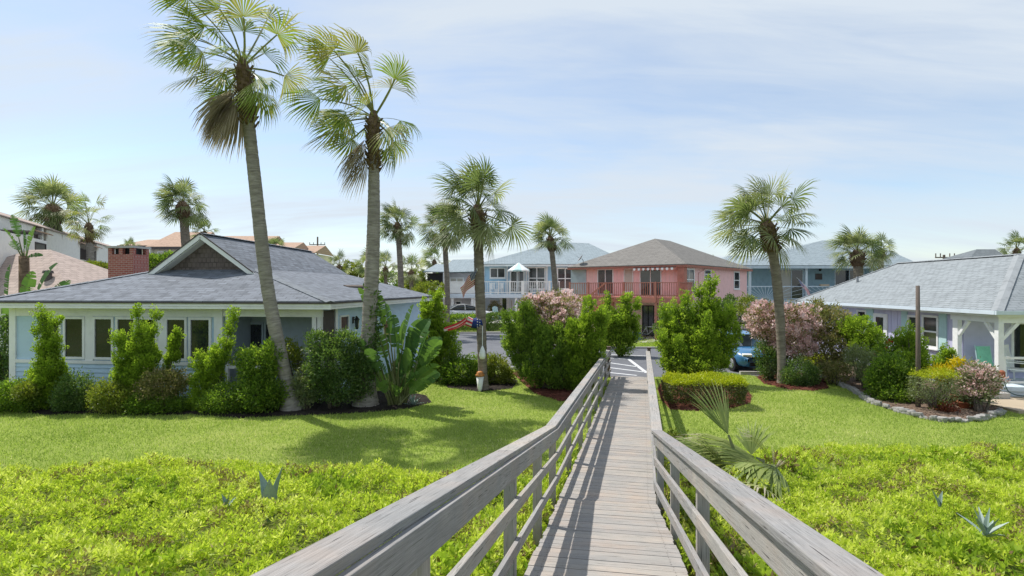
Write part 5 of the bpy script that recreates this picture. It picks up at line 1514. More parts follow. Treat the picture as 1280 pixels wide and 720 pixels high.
# ================================================================== vehicles
def car(label, loc, rz, paintname, kind='hatch'):
    root = empty('parked_car', loc, label, 'car', rz)
    S = {'hatch': dict(body=[(-2.0,.60,.36,.62),(-1.93,.76,.24,.74),(-1.6,.85,.20,.84),(-.9,.875,.18,.95),(0,.88,.18,.98),(1.2,.875,.18,1.0),(1.85,.84,.24,1.0),(2.02,.72,.36,.92)],
                      cab=[(-1.0,.70,.92,.96),(-.35,.67,.94,1.36),(.3,.64,.95,1.46),(1.1,.63,.96,1.43),(1.9,.60,.96,1.02)]),
         'sedan': dict(body=[(-2.3,.58,.38,.60),(-2.2,.78,.24,.72),(-1.8,.86,.20,.82),(-1.0,.885,.18,.92),(0,.89,.18,.95),(1.2,.885,.18,.98),(2.1,.84,.24,.98),(2.3,.70,.38,.90)],
                       cab=[(-1.1,.70,.88,.92),(-.35,.66,.92,1.33),(.3,.64,.93,1.43),(1.0,.63,.95,1.38),(1.75,.60,.95,1.0)])}[kind]
    k = 20
    def loft(st, mb, mfun, ex=4.0, smooth_cap=True):
        rings = []
        for (y, w_, z0, z1) in st:
            cz, hz_ = (z0+z1)/2, (z1-z0)/2; ring = []
            for i in range(k):
                a = 2*math.pi*(i+.5)/k; c, s = math.cos(a), math.sin(a)
                ring.append((math.copysign(abs(c)**(2/ex), c)*w_, y, cz+math.copysign(abs(s)**(2/ex), s)*hz_))
            rings.append(ring)
        b = len(mb.v)
        for r in rings: mb.v += r
        for j in range(len(rings)-1):
            for i in range(k):
                i2 = (i+1) % k
                mb.f.append((b+j*k+i, b+j*k+i2, b+(j+1)*k+i2, b+(j+1)*k+i)); mb.uv += [(0, 0)]*4; mb.m.append(mfun(j, i)); mb.t.append(.5)
        for j, rev in ((0, False), (len(rings)-1, True)):
            idx = [b+j*k+i for i in range(k)]
            mb.f.append(tuple(idx if not rev else reversed(idx))); mb.uv += [(0, 0)]*k; mb.m.append(mfun(j, 0)); mb.t.append(.5)
    q = MB(); loft(S['body'], q, lambda j, i: 0); q.build('body', M[paintname], root, smooth=True)
    q = MB(); loft(S['cab'], q, lambda j, i: 0, 3.2); q.build('window_glass', M['glass'], root, smooth=True)
    cb_ = S['cab']; q = MB()
    for j in (1, 2):
        (ya, wa, _, za), (yb, wb_, _, zb_) = cb_[j], cb_[j+1]
        q.face([(-wa*.86, ya, za+.012), (wa*.86, ya, za+.012), (wb_*.86, yb, zb_+.012), (-wb_*.86, yb, zb_+.012)])
    for sx in (-1, 1):
        for a, b in ((0, 1), (1, 2), (2, 3), (3, 4)):
            (ya, wa, a0, za), (yb, wb_, b0, zb_) = cb_[a], cb_[b]
            q.beam((sx*wa*(.9 if a else 1.0), ya, za-.02), (sx*wb_*(.9 if b < 4 else 1.0), yb, zb_-.02), .06, .05)
        q.beam((sx*.68, .35, .96), (sx*.60, .40, 1.40), .05, .08)
    q.build('roof', M[paintname], root)
    for sx in (-1, 1):
        for y in (S['body'][2][0]+.28, S['body'][-2][0]-.50):
            q = MB(); x = sx*.80
            q.tube([(x-sx*.09, y, .31), (x+sx*.10, y, .31)], .31, 20); w_ = q.build('wheel', M['blackmetal'], root)
            q = MB(); q.tube([(x+sx*.09, y, .31), (x+sx*.112, y, .31)], [.20, .18], 14); q.build('rim', M['greymetal'], w_)
        y0 = S['body'][1][0]
        q = MB(); q.obb((sx*.58, y0+.02, .68), (1, sx*.35, 0), (0, 1, .5), (0, -.5, 1), .17, .06, .075); q.build('headlight', M['white'], root, bevel=.02)
        y1 = S['body'][-2][0]
        q = MB(); q.obb((sx*.66, y1+.10, .82), (1, -sx*.5, 0), (sx*.5, 1, 0), (0, 0, 1), .14, .05, .11); q.build('taillight', M['taillight'], root, bevel=.02)
        q = MB(); q.obb((sx*.92, S['cab'][0][0]+.35, 1.0), (1, 0, 0), (0, 1, 0), (0, 0, 1), .09, .06, .06); q.build('wing_mirror', M[paintname], root, bevel=.02)
    y0 = S['body'][0][0]
    q = MB(); q.box(-.42, .42, y0-.015, y0+.1, .56, .64); q.box(-.50, .50, y0-.01, y0+.1, .28, .42); q.build('grille', M['blackmetal'], root, bevel=.01)
    q = MB(); q.box(-.72, .72, y0+.01, y0+.12, .43, .55); q.build('bumper', M[paintname], root, bevel=.03)
    y1 = S['body'][-1][0]
    q = MB(); q.box(-.26, .26, y1-.02, y1+.012, .60, .72); q.build('licence_plate', M['white'], root)
    return root
M['carblue'] = carpaint('blue car paint', (0.035, 0.17, 0.36)); M['carwhite'] = carpaint('white car paint', (0.74, 0.75, 0.76)); M['carsilver'] = carpaint('silver car paint', (0.45, 0.47, 0.49))
M['taillight'] = paint('red tail light', (0.35, 0.02, 0.02), .2)
car('blue hatchback parked nose forward under the pink flowering shrub', (9.42, 23.6, .006), .12, 'carblue')
car('white sedan parked by the white columns, seen from behind', (-3.7, 47.0, .525), -2.25+math.pi+.95, 'carwhite', 'sedan')
car('silver sedan mostly hidden behind juniper and palm trunk by the white balcony', (-7.6, 47.2, .525), -.75, 'carsilver', 'sedan')

# ================================================================== flags
def flagmat():
    m, nt, p, o = new_mat('stars and stripes cloth')
    tc = nt.nodes.new('ShaderNodeTexCoord'); s = nt.nodes.new('ShaderNodeSeparateXYZ'); nt.links.new(tc.outputs['UV'], s.inputs[0])
    def mth(op, a, b=None):
        n = nt.nodes.new('ShaderNodeMath'); n.operation = op
        for i, v in enumerate((a, b)):
            if v is None: continue
            if hasattr(v, 'links'): nt.links.new(v, n.inputs[i])
            else: n.inputs[i].default_value = v
        return n.outputs[0]
    st = mth('LESS_THAN', mth('FRACT', mth('MULTIPLY', s.outputs[1], 6.5)), 0.5)
    col = mixc(nt, st, (0.70, 0.68, 0.66), (0.50, 0.03, 0.045))
    can = mth('MULTIPLY', mth('LESS_THAN', s.outputs[0], .4), mth('GREATER_THAN', s.outputs[1], 6/13))
    mpn = nt.nodes.new('ShaderNodeMapping'); mpn.inputs['Scale'].default_value = (15, 13, 1); nt.links.new(tc.outputs['UV'], mpn.inputs[0])
    vo = N(nt, 'ShaderNodeTexVoronoi', Scale=1.0, Randomness=0.0); nt.links.new(mpn.outputs[0], vo.inputs['Vector'])
    star = mth('LESS_THAN', vo.outputs['Distance'], .26)
    blue = mixc(nt, star, (0.012, 0.03, 0.15), (0.7, 0.7, 0.7))
    nt.links.new(mixc(nt, can, col, blue), p.inputs['Base Color']); p.inputs['Roughness'].default_value = .8
    return m
M['flag'] = flagmat()
M['flagblue'] = paint('blue starred cloth', (0.014, 0.035, 0.17), .8); M['flagred'] = paint('red cloth', (0.50, 0.04, 0.05), .8); M['flagwhite'] = paint('white cloth', (0.66, 0.62, 0.60), .8)
def flag(label, pole0, pole1, fl, hoist, dirv):
    p0 = Vector(pole0); root = empty('flag', p0, label, 'flag')
    e = Vector(pole1)-p0
    q = MB(); q.tube([(0, 0, 0), e], .018, 6); q.build('pole', M['white'], root)
    ax = e.normalized(); d = Vector(dirv).normalized(); n = 14; q = MB()
    sd = ax.cross(d).normalized()
    def P(i, j):
        u, v = i/n, j/6
        return e*.98-ax*(hoist*(1-v))+d*(fl*u)+sd*(.09*math.sin(u*7+v*2)*u)-Z*(.12*u*u)
    for i in range(n):
        for j in range(6):
            q.face([P(i, j), P(i+1, j), P(i+1, j+1), P(i, j+1)], [(i/n, j/6), ((i+1)/n, j/6), ((i+1)/n, (j+1)/6), (i/n, (j+1)/6)])
    q.build('flag_cloth', M['flag'], root, smooth=True)
p = at(603, 340, 18.4); q_ = at(592.5, 338.5, 18.0)
flag('stars and stripes flag on a short pole fixed to the tall palm trunk', at(600, 354, 18.35), at(596, 336, 18.0), .72, .44, (-.72, -.1, -.62))
flag('stars and stripes flag on a slanted pole at the sunburst balcony', at(1014, 364, 49.8), at(996, 347, 49.2), 1.55, 1.15, (.50, -.12, -.86))
# wind sock in the same colours, tied to the palm
ws = empty('windsock', at(603, 400, 18.2), 'stars and stripes windsock streaming from the palm trunk over the round bush', 'windsock')
o_ = at(603, 400, 18.2)
q = MB(); pts = [at(x, y, 18.2-i*.02)-o_ for i, (x, y) in enumerate([(602, 402), (596, 404), (590, 404), (583, 401)])]
q.tube(pts, [.20, .18, .15, .16], 14, cap=False); q.m = [0 if i < 28 else 1+(i % 2) for i in range(len(q.f))]
so_ = q.build('sock_body', [M['flagblue'], M['flagred'], M['flagwhite']], ws, smooth=True)
q = MB()
for j in range(2):
    for i in range(14):
        a0 = pts[0].lerp(pts[1], .3+.5*j); an = 2*math.pi*(i+.5*j)/14; q.obb(a0+Vector((0, math.cos(an)*.2, math.sin(an)*.2)), (1, 0, 0), (0, -math.sin(an), math.cos(an)), (0, math.cos(an), math.sin(an)), .016, .016, .004)
q.build('star', M['flagwhite'], ws)
q = MB()
for j in range(6):
    a0 = at(583+rnd.uniform(-1, 1), 398+j*1.3, 18.1+.05*j)-o_; m_ = at(571+rnd.uniform(-2, 2), 405+j*.9+rnd.uniform(-1, 1), 18.05+.05*j)-o_; e_ = at(557+rnd.uniform(-3, 5), 410.5+j*.5, 18.0+.06*j)-o_
    c = curve([a0, m_, e_], 6)
    for i in range(len(c)-1):
        wv = .032; q.face([c[i]-Z*wv, c[i+1]-Z*wv, c[i+1]+Z*wv, c[i]+Z*wv], m=j % 2)
q.build('streamer', [M['flagred'], M['flagwhite']], ws)
# white buoy on a rope and a vase stand at the palm
by = empty('hanging_buoy', at(603, 447, 17.93), 'white float hanging on a rope against the palm trunk', 'buoy')
q = MB(); q.lathe([(.02, 0), (.09, .02), (.105, .12), (.09, .26), (.05, .36), (.02, .42)], (0, 0, -.05), 12); q.build('float', M['white'], by, smooth=True)
q = MB(); q.tube([(0, 0, .3), (.0, .10, 1.0)], .012, 6); q.build('rope', M['white'], by)
vs = empty('garden_vase', gp(600, 489), 'slim white cone vase topped with an orange bowl at the palm foot', 'vase')
q = MB(); q.lathe([(.05, 0), (.06, .02), (.125, .46), (.13, .47), (.10, .46)], (0, 0, 0), 14); q.build('cone', M['white'], vs, smooth=True)
q = MB(); q.lathe([(.09, .47), (.145, .49), (.15, .53), (.10, .57), (.11, .61), (.04, .64)], (0, 0, 0), 14); q.build('bowl', M['orange'] if 'orange' in M else M['terracotta'], vs, smooth=True)

# ================================================================== posts, poles, kerb stops, pots
q = MB(); b = gp(1147.5, 511); zt = H-(357-360)/F*b.y
q.tube([(0, 0, -.2), (.005, 0, 1.6), (.0, .01, zt)], [.068, .06, .05], 10)
o = q.build('timber_post', M['oldwood'], None, smooth=True); o.location = b; tag(o, 'bare brown timber post standing in the stone edged bed', 'post')
def upole(label, px, py, d, arms):
    p = at(px, py, d); r = empty('utility_pole', (p.x, p.y, 0), label, 'utility pole')
    q = MB(); q.tube([(0, 0, 0), (0, 0, p.z)], [.16, .12], 8); q.build('pole', M['oldwood'], r)
    q = MB()
    for (z, w_, e) in arms:
        q.beam((-w_, -.15, p.z+z), (w_, -.15, p.z+z), .10, .12)
        for s in (-1, -.5, .5, 1): q.tube([(w_*s*.95, -.15, p.z+z), (w_*s*.95, -.15, p.z+z+e)], .05, 6)
    q.build('crossarm', M['oldwood'], r)
    return r, p
upole('distant utility pole with short crossarm above the left cottage ridge', 397, 296, 85, [(-1.2, 1.2, .35)])
upole('utility pole with wide insulator crossarm behind the lavender cottage roof', 1180, 318.5, 60, [(-.3, 1.05, .45)])
def kerb_stop(label, px, py, ln, rz):
    p = gp(px, py); q = MB(); prof = [(-.09, 0), (.09, 0), (.06, .12), (-.06, .12)]
    for i in range(4):
        a, b = prof[i], prof[(i+1) % 4]; q.face([(-ln, a[0], a[1]), (-ln, b[0], b[1]), (ln, b[0], b[1]), (ln, a[0], a[1])])
    q.face([(-ln, a[0], a[1]) for a in prof]); q.face([(ln, a[0], a[1]) for a in reversed(prof)])
    o = q.build('kerb_stop', M['concrete']); o.location = (p.x, p.y, .008); o.rotation_euler.z = rz; tag(o, label, 'kerb stop')
kerb_stop('pale concrete kerb stop in front of the blue hatchback', 955, 468.5, .9, -.05)
kerb_stop('pale concrete kerb stop at the far side of the street', 612, 416.5, .9, .05)
def pot(label, px, py, r, h):
    p = gp(px, py); q = MB(); q.lathe([(r*.65, 0), (r*.95, h*.85), (r*1.05, h*.86), (r*1.05, h), (r*.9, h), (r*.85, h*.8)], (0, 0, 0), 16)
    o = q.build('flower_pot', M['terracotta'], None, smooth=True); o.location = p; tag(o, label, 'pot')
pot('large terracotta pot behind the pink flowering shrub by the porch', 1197, 508, .26, .36)
pot('low terracotta pot right beside the pink flowering shrub', 1207, 512, .20, .22)
q = MB(); p = at(795, 411, 35.0); q.box(-.28, .28, -.2, .2, 0, .42); q.box(-.31, .31, -.23, .23, .421, .47); q.box(-.1, .1, -.25, -.21, .32, .36); o = q.build('storage_bin', M['binblue'] if 'binblue' in M else M['carblue'], None, bevel=.02); o.location = (p.x, p.y, .04); tag(o, 'blue plastic bin beside the pink house ground floor door', 'bin')
# bicycle against the dark door
def bicycle(label, loc, rz):
    r = empty('bicycle', loc, label, 'bicycle', rz)
    for x in (-.5, .5):
        q = MB(); q.tube([(x+math.cos(a*.3927)*.32, 0, .33+math.sin(a*.3927)*.32) for a in range(17)], .022, 6, cap=False)
        for a in range(6): q.tube([(x, 0, .33), (x+math.cos(a*1.047)*.31, 0, .33+math.sin(a*1.047)*.31)], .006, 4)
        q.build('wheel', M['blackmetal'], r)
    q = MB(); 
    for a, b in (((-.5, 0, .33), (-.1, 0, .33)), ((-.1, 0, .33), (-.25, 0, .85)), ((-.25, 0, .80), (.35, 0, .80)), ((-.1, 0, .33), (.36, 0, .75)), ((.5, 0, .33), (.34, 0, .95)), ((-.5, 0, .33), (-.22, 0, .75))): q.tube([a, b], .018, 6)
    q.build('frame', M['greymetal'], r)
    q = MB(); q.obb((-.26, 0, .89), (1, 0, 0), (0, 1, 0), (0, 0, 1), .13, .06, .025); q.build('saddle', M['blackmetal'], r, bevel=.01)
    q = MB(); q.tube([(.30, -.28, 1.0), (.36, 0, .97), (.30, .28, 1.0)], .015, 6); q.build('handlebar', M['greymetal'], r)
bicycle('dark bicycle leaning by the pink house ground floor door', (at(812, 415, 35.4).x, 35.4, .04), -.6)
# porch things at the lavender cottage
frL = Fr(14.3, 16.5, .07)
def lw(u, v, z): return Vector((frL.o[0]+u*frL.U[0]+v*frL.V[0], frL.o[1]+u*frL.U[1]+v*frL.V[1], z))
M['green'] = paint('mint green mesh', (0.25, 0.62, 0.44), .6)
p = lw(frL.u(1241, 1.1), 1.25, .36); ch_ = empty('beach_chair', p, 'tall mint green folding beach chair on the lavender porch', 'chair', -.1)
q = MB(); q.obb((0, .18, .62), (0, .22, 1), (1, 0, 0), (0, 1, -.22), .46, .20, .012); q.build('backrest', M['green'], ch_)
q = MB(); q.obb((0, -.12, .26), (0, 1, -.1), (1, 0, 0), (0, .1, 1), .24, .20, .012); q.build('seat', M['green'], ch_)
for sx in (-.22, .22):
    q = MB(); q.tube([(sx, .30, 1.10), (sx, .04, .0)], .016, 6); q.build('leg', M['mint'], ch_); q = MB(); q.tube([(sx, -.36, .30), (sx, .25, .0)], .016, 6); q.build('leg', M['mint'], ch_)
    q = MB(); q.tube([(sx, .22, .55), (sx, -.3, .52)], .02, 6); q.build('armrest', M['mint'], ch_)
p = lw(frL.u(1271, 1.1), 1.0, .36); rc = empty('rocking_chair', p, 'white rocking chair behind the white porch railing', 'chair', .5)
q = MB(); q.box(-.26, .26, -.24, .24, .40, .43); q.build('seat', M['white'], rc)
q = MB()
for i in range(5): q.obb((-.2+.1*i, .30, .76), (0, .2, 1), (1, 0, 0), (0, 1, -.2), .32, .025, .012)
q.obb((0, .37, 1.09), (1, 0, 0), (0, 1, 0), (0, 0, 1), .26, .015, .05); q.build('backrest', M['white'], rc)
for sx in (-.27, .27):
    q = MB(); q.tube([(sx, -.45, .07), (sx, -.1, .02), (sx, .2, .02), (sx, .55, .09)], .02, 6); q.build('rocker', M['white'], rc)
    q = MB(); q.tube([(sx, -.22, .03), (sx, -.24, .62)], .022, 6); q.build('leg', M['white'], rc); q = MB(); q.tube([(sx, .22, .03), (sx, .25, .62)], .022, 6); q.build('leg', M['white'], rc)
    q = MB(); q.box(sx-.04, sx+.04, -.28, .3, .621, .645); q.build('armrest', M['white'], rc)
q = MB(); c = curve([lw(.26, .10, .55), lw(.32, .0, .25), lw(.6, -.1, .15), lw(.9, -.05, .22), lw(1.05, -.02, .55), lw(1.1, -.02, .75)], 8)
q.tube(c, .014, 6); M['hose'] = paint('dark green hose', (0.03, 0.07, 0.07), .5); tag(q.build('garden_hose', M['hose'], None, smooth=True), 'dark garden hose looped along the porch skirt from the brass tap', 'hose')
q = MB(); p = at(1252, 468, 16.45); q.lathe([(.07, -.1), (.09, -.05), (.09, .08), (.05, .12)], (0, 0, 0), 10); o = q.build('hose_reel', M['terracotta']); o.location = p; tag(o, 'small terracotta coloured tap cover on the foot of the porch post', 'tap cover')
q = MB(); p = gp(1236, 501); q.box(-.55, .55, -.2, .2, 0, .17); o = q.build('step', M['concrete'], None, bevel=.015); o.location = (p.x, p.y+.1, .07); tag(o, 'grey concrete step at the porch corner', 'step')

# ================================================================== stone edging: each stone a thing
def stone_mesh(s):
    r_ = random.Random(s); q = MB(); n = 9
    pr = [(1+r_.uniform(-.22, .22)) for _ in range(n)]
    top = [(math.cos(2*math.pi*i/n)*pr[i]*.9, math.sin(2*math.pi*i/n)*pr[i]*.62*.9, 1+r_.uniform(-.15, .15)) for i in range(n)]
    mid = [(math.cos(2*math.pi*i/n)*pr[i], math.sin(2*math.pi*i/n)*pr[i]*.62, .45) for i in range(n)]
    bot = [(x*.9, y*.9, -.2) for x, y, z in mid]
    q.face(top)
    for a, b in ((bot, mid), (mid, top)):
        for i in range(n): j = (i+1) % n; q.face([a[i], a[j], b[j], b[i]])
    return q
stones = []
path = [gp(*p) for p in [(1026, 470), (1034, 475), (1050, 482), (1064, 488), (1074, 494), (1082, 500), (1090, 505), (1110, 511), (1130, 517), (1145, 521), (1160, 524.5), (1176, 527), (1192, 527.5), (1208, 527), (1224, 525), (1238, 522), (1248, 518), (1254, 514)]]
cpath = curve(path, 8)
sp = []
acc = 0; last = cpath[0]
for p in cpath:
    acc += (p-last).length; last = p
    if acc > .17: sp.append(p.copy()); acc = 0
proto = []
for s in range(6):
    o = stone_mesh(s).build('edging_stone', M['stone']); proto.append(o)
used = set()
for i, p in enumerate(sp):
    for layer in range(2):
        if layer == 1 and (i*7) % 5 == 0: continue
        k = rnd.randrange(6)
        o = proto[k] if k not in used else proto[k].copy()
        if k in used: COL.objects.link(o)
        used.add(k)
        nxt = sp[min(i+1, len(sp)-1)]-sp[max(i-1, 0)]; a = math.atan2(nxt.y, nxt.x)
        sc_ = rnd.uniform(.10, .17); 
        o.location = (p.x+rnd.uniform(-.05, .05), p.y+rnd.uniform(-.05, .05), .0+layer*.06); o.rotation_euler = (rnd.uniform(-.12, .12), rnd.uniform(-.12, .12), a+rnd.uniform(-.5, .5)); o.scale = (sc_, sc_, rnd.uniform(.05, .075))
        tag(o, 'flat grey field stone stacked in the edging of the planted bed', 'stone', 'flat stones edging the right hand bed')
for k in range(6):
    if k not in used: bpy.data.objects.remove(proto[k])
M['orange'] = M.get('orange') or paint('orange glaze', (0.55,0.22,0.04), .4)
# ================================================================== palms
def tr(*pp): return [tuple(at(x, y, d)) for x, y, d in pp]
g = gp(366, 513)
palm('very tall palm with leaning grey trunk and brown dead skirt before the blue cottage porch',
     tr((366, 513, g.y), (352, 450, g.y), (333, 350, g.y), (318, 220, g.y), (304, 88, g.y)), .19, .15, 2.05, 30, 'tall', 30, seed=33, wind=(-.75, 0, -.05), low=-.55, flare=1.9, lo_n=18, lean=(-.12, 0, .05))
g = gp(457, 508)
palm('tall palm with straight grey trunk and ragged windblown crown beside the bird of paradise',
     tr((457, 508, g.y), (462, 400, g.y), (467, 280, g.y), (467, 152, g.y)), .25, .13, 1.9, 26, 'tall', 30, seed=2, wind=(-.75, 0, -.05), low=-.6, flare=1.5, lo_n=6, lean=(-.12, 0, .05))
g = gp(604, 487)
palm('sabal palm with flag and windsock on its trunk, standing in the round bush',
     tr((604, 487, g.y), (602, 420, g.y), (599, 340, g.y), (597, 268, g.y)), .155, .16, 1.95, 34, 'sabal', 30, seed=3, low=-.85, ring=.08)
palm('sabal palm with swollen crown base and curved trunk before the pink shrub by the driveway',
     tr((978, 481, 19.2), (975, 400, 19.2), (969, 335, 19.2), (959, 285, 19.2)), .14, .17, 2.0, 38, 'sabal', 30, seed=4, low=-.7, ring=.05)
palm('slim sabal palm rising in front of the light blue balcony house',
     tr((694, 400, 33), (694, 360, 33), (691, 325, 33), (688, 300, 33)), .17, .15, 1.6, 30, 'sabal', 22, seed=5, low=-.6)
palm('sabal palm behind the blue cottage, nearest the straight tall palm',
     tr((502, 405, 37), (501, 350, 37), (499, 310, 37), (497, 283, 37)), .20, .17, 1.75, 40, 'sabal', 22, seed=6, low=-.9)
palm('sabal palm in front of the white balcony with a crown tucked under the flag palm',
     tr((558, 412, 40), (559, 360, 40), (557, 320, 40), (555, 288, 40)), .20, .17, 2.35, 44, 'sabal', 24, seed=7, low=-.95)
palm('sabal palm with full round crown in front of the slate blue house balcony',
     tr((1074, 400, 32), (1074, 370, 32), (1073, 345, 32), (1072, 318, 32)), .24, .24, 1.75, 36, 'sabal', 24, seed=8, low=-.5)
palm('smaller sabal palm crown just right of the full round crown by the slate blue house',
     tr((1101, 400, 34), (1101, 360, 34), (1101, 340, 34), (1101, 315, 34)), .16, .15, 1.15, 20, 'sabal', 20, seed=9, low=-.6)
palm('sabal palm with broad crown against the cream apartment block',
     tr((72, 345, 44), (70, 310, 44), (68, 285, 44), (66, 262, 44)), .36, .42, 2.7, 44, 'sabal', 24, seed=10, low=-.8)
palm('shorter palm with open green crown right of the broad crowned palm',
     tr((113, 350, 41), (113, 320, 41), (112, 300, 41), (111, 283, 41)), .24, .22, 1.75, 26, 'tall', 22, seed=11, low=-.5, wind=(-.1, 0, -.2), boots=False)
palm('sabal palm with rounded crown rising behind the brick chimney and tan roofs',
     tr((235, 330, 45), (232, 300, 45), (230, 275, 45), (228, 258, 45)), .33, .33, 2.5, 42, 'sabal', 24, seed=12, low=-.75)
palm('small leaning palm just below and right of the rounded crown, above the gable',
     tr((255, 330, 47), (251, 310, 47), (252, 300, 47), (255, 292, 47)), .14, .14, 1.5, 20, 'sabal', 18, seed=13, low=-.6)
for i, (px, py, d, rr, lab) in enumerate([
    (345, 304, 60, 1.5, 'small palm crown showing over the cottage roof right of the leaning trunk'),
    (424, 326, 56, 1.7, 'low bushy palm beyond the cottage roof near the distant utility pole'),
    (462, 325, 56, 1.8, 'palm crown just left of the straight tall trunk beyond the roof'),
    (482, 328, 58, 1.9, 'palm crown just right of the straight tall trunk beyond the roof'),
    (514, 333, 50, 1.9, 'palm with brown trunk between the two sabal trunks beyond the cottage'),
    (543, 320, 62, 2.1, 'pale green palm standing behind the grey house roof'),
    (1271, 306, 46, 1.7, 'palm crown at the right edge above the lavender roof'),
    (893, 322, 75, 1.2, 'tiny palm crown beyond the pink house roof ridge end'),
    (163, 302, 66, 1.3, 'tiny palm crown in front of the tan condominium roofs behind the chimney')]):
    p = at(px, py+8, d)
    palm(lab, [(p.x, p.y, 0), (p.x+.1, p.y, p.z*.5), (p.x, p.y, p.z*.8), (p.x, p.y, p.z)], .2, .17, rr, 22, 'sabal', 16, seed=20+i, low=-.7, boots=False)

# ================================================================== shrubs of the left bed
J = 'juniper'
shrub('tall twisted juniper, leftmost in front of the cottage windows', spire(64, 500, 54, 392, 15.2, 20, 7, 6)+spire(66, 490, 70, 402, 15.2, 16, 6, 4)+[lobe(48, 480, 15.2, 15, 22), lobe(72, 470, 15.2, 12, 18)], 9000, .055, J, name='juniper', cat='juniper', clump=.10, aspect=.35, up=.5)
shrub('double spired twisted juniper in front of the middle cottage windows', spire(168, 505, 172, 392, 15.1, 22, 6, 6)+spire(180, 480, 194, 393, 15.1, 14, 5, 5)+spire(155, 470, 150, 425, 15.1, 13, 8, 3)+[lobe(188, 450, 15.1, 12, 18), lobe(158, 470, 15.1, 16, 22)], 11500, .055, J, name='juniper', cat='juniper', clump=.10, aspect=.35, up=.5)
shrub('thin juniper sprig standing before the right pair of cottage windows', spire(211, 455, 221, 418, 15.2, 5, 5, 5)+[lobe(217, 430, 15.2, 7, 10), lobe(219, 445, 15.2, 6, 8)], 1400, .05, J, base=Vector(tuple(gp(205, 513))), name='juniper', cat='juniper', clump=.07, aspect=.35, up=.5, stem_n=3)
shrub('twisted juniper leaning right towards the cottage porch', spire(254, 508, 292, 395, 15.0, 15, 5, 8)+[lobe(262, 462, 15.0, 14, 16), lobe(250, 480, 15.0, 13, 18), lobe(275, 445, 15.0, 14, 14), lobe(248, 452, 15.0, 9, 12), lobe(243, 505, 15, 10, 12)], 8500, .055, J, name='juniper', cat='juniper', clump=.10, aspect=.35, up=.5)
shrub('low dark green shrub at the left end of the bed', [lobe(18, 495, 15.0, 26, 18), lobe(-10, 497, 15.0, 24, 16), lobe(38, 500, 14.9, 16, 13)], 6500, .06, 'shrub')
shrub('yellow tipped low shrub tucked left of the leftmost juniper', [lobe(32, 490, 14.7, 13, 9)], 900, .06, 'olive', stem=False)
shrub('rounded dark shrub between the leftmost juniper and the golden bush', [lobe(95, 490, 15.0, 20, 22), lobe(82, 500, 14.8, 14, 13), lobe(105, 500, 14.9, 12, 14)], 5200, .055, 'shrubdark')
shrub('rounded golden green bush at the foot of the double juniper', [lobe(138, 496, 14.8, 23, 19), lobe(155, 502, 14.7, 14, 13)], 4600, .055, 'olive')
shrub('low dark clipped shrub below the bronze shrub', [lobe(180, 505, 14.75, 22, 14), lobe(205, 506, 14.75, 18, 12), lobe(225, 507, 14.8, 12, 10)], 4200, .05, 'shrub')
shrub('bronze leaved shrub with pinkish brown tips right of the double juniper', [lobe(202, 483, 14.9, 24, 20), lobe(218, 478, 15, 16, 18), lobe(190, 490, 14.9, 16, 14)], 4600, .06, 'copper')
shrub('dense round boxwood in front of the leaning juniper', [lobe(284, 498, 14.7, 24, 20), lobe(265, 503, 14.7, 16, 14), lobe(302, 502, 14.7, 14, 15)], 6000, .045, 'shrub')
shrub('tall loose shrub with yellow green leaves left of the leaning palm trunk', [lobe(322, 464, 14.95, 23, 27), lobe(306, 448, 15, 9, 12), lobe(338, 448, 14.95, 14, 22), lobe(325, 495, 14.8, 26, 20), lobe(343, 490, 14.8, 14, 18)], 6500, .075, 'shrub', aspect=.5)
shrub('small shrub growing right behind the leaning palm trunk', [lobe(362, 440, 15.5, 12, 14), lobe(372, 452, 15.5, 9, 14)], 900, .07, 'olive', base=Vector(tuple(gp(372, 505))))
shrub('loose dark pittosporum between the two tall palm trunks', [lobe(415, 455, 15.2, 34, 28), lobe(398, 430, 15.2, 16, 16), lobe(432, 430, 15.3, 17, 16), lobe(400, 482, 15.1, 20, 18), lobe(428, 482, 15.1, 22, 20), lobe(442, 455, 15.2, 12, 20)], 8500, .075, 'shrubdark', aspect=.45)
shrub('pale variegated low plant at the foot of the dark pittosporum', [lobe(385, 488, 15.0, 13, 16), lobe(376, 480, 15, 8, 12)], 1200, .07, 'greygreen')
# bird of paradise clump
b = gp(497, 507)
sp_ = []
rnd = random.Random(77)
for (tx, ty, dy, bl, bw) in [(448, 366, -.1, 1.0, .32), (470, 372, .2, .95, .36), (482, 385, -.3, .9, .34), (508, 405, .3, .9, .36), (522, 388, -.2, 1.05, .42), (540, 405, .0, 1.0, .44), (536, 430, -.4, .95, .42), (552, 460, -.3, .8, .30), (452, 425, -.35, .7, .26), (470, 440, -.55, .75, .3), (500, 440, -.5, .8, .3), (520, 450, -.6, .7, .3), (490, 420, -.1, .9, .34), (512, 430, -.3, .9, .36), (478, 458, -.7, .6, .24), (528, 470, -.55, .7, .28), (462, 400, .4, .9, .3), (505, 470, -.6, .6, .26), (488, 480, -.6, .5, .24), (515, 415, .3, 1.0, .40), (495, 400, .4, .95, .40), (530, 445, .2, .9, .38), (475, 420, .2, .8, .34), (545, 445, .1, .9, .36), (510, 460, .2, .8, .34), (535, 480, -.2, .7, .3), (484, 445, -.4, .7, .3), (525, 420, -.5, .95, .38), (500, 425, -.4, .8, .3), (470, 460, .3, .8, .34), (492, 455, .4, .8, .36), (540, 470, .3, .8, .34), (518, 480, .1, .7, .3), (500, 490, -.4, .45, .22), (480, 485, .0, .5, .24), (550, 425, .5, .9, .36), (515, 440, -.1, .9, .36), (530, 405, .3, 1.0, .4)]:
    t = at(tx, ty, b.y+dy)-b; L = t.length
    sp_.append((t.x, t.y, t.z+.32, max(.35, L-bl*.82), bl, bw*1.25, .38))
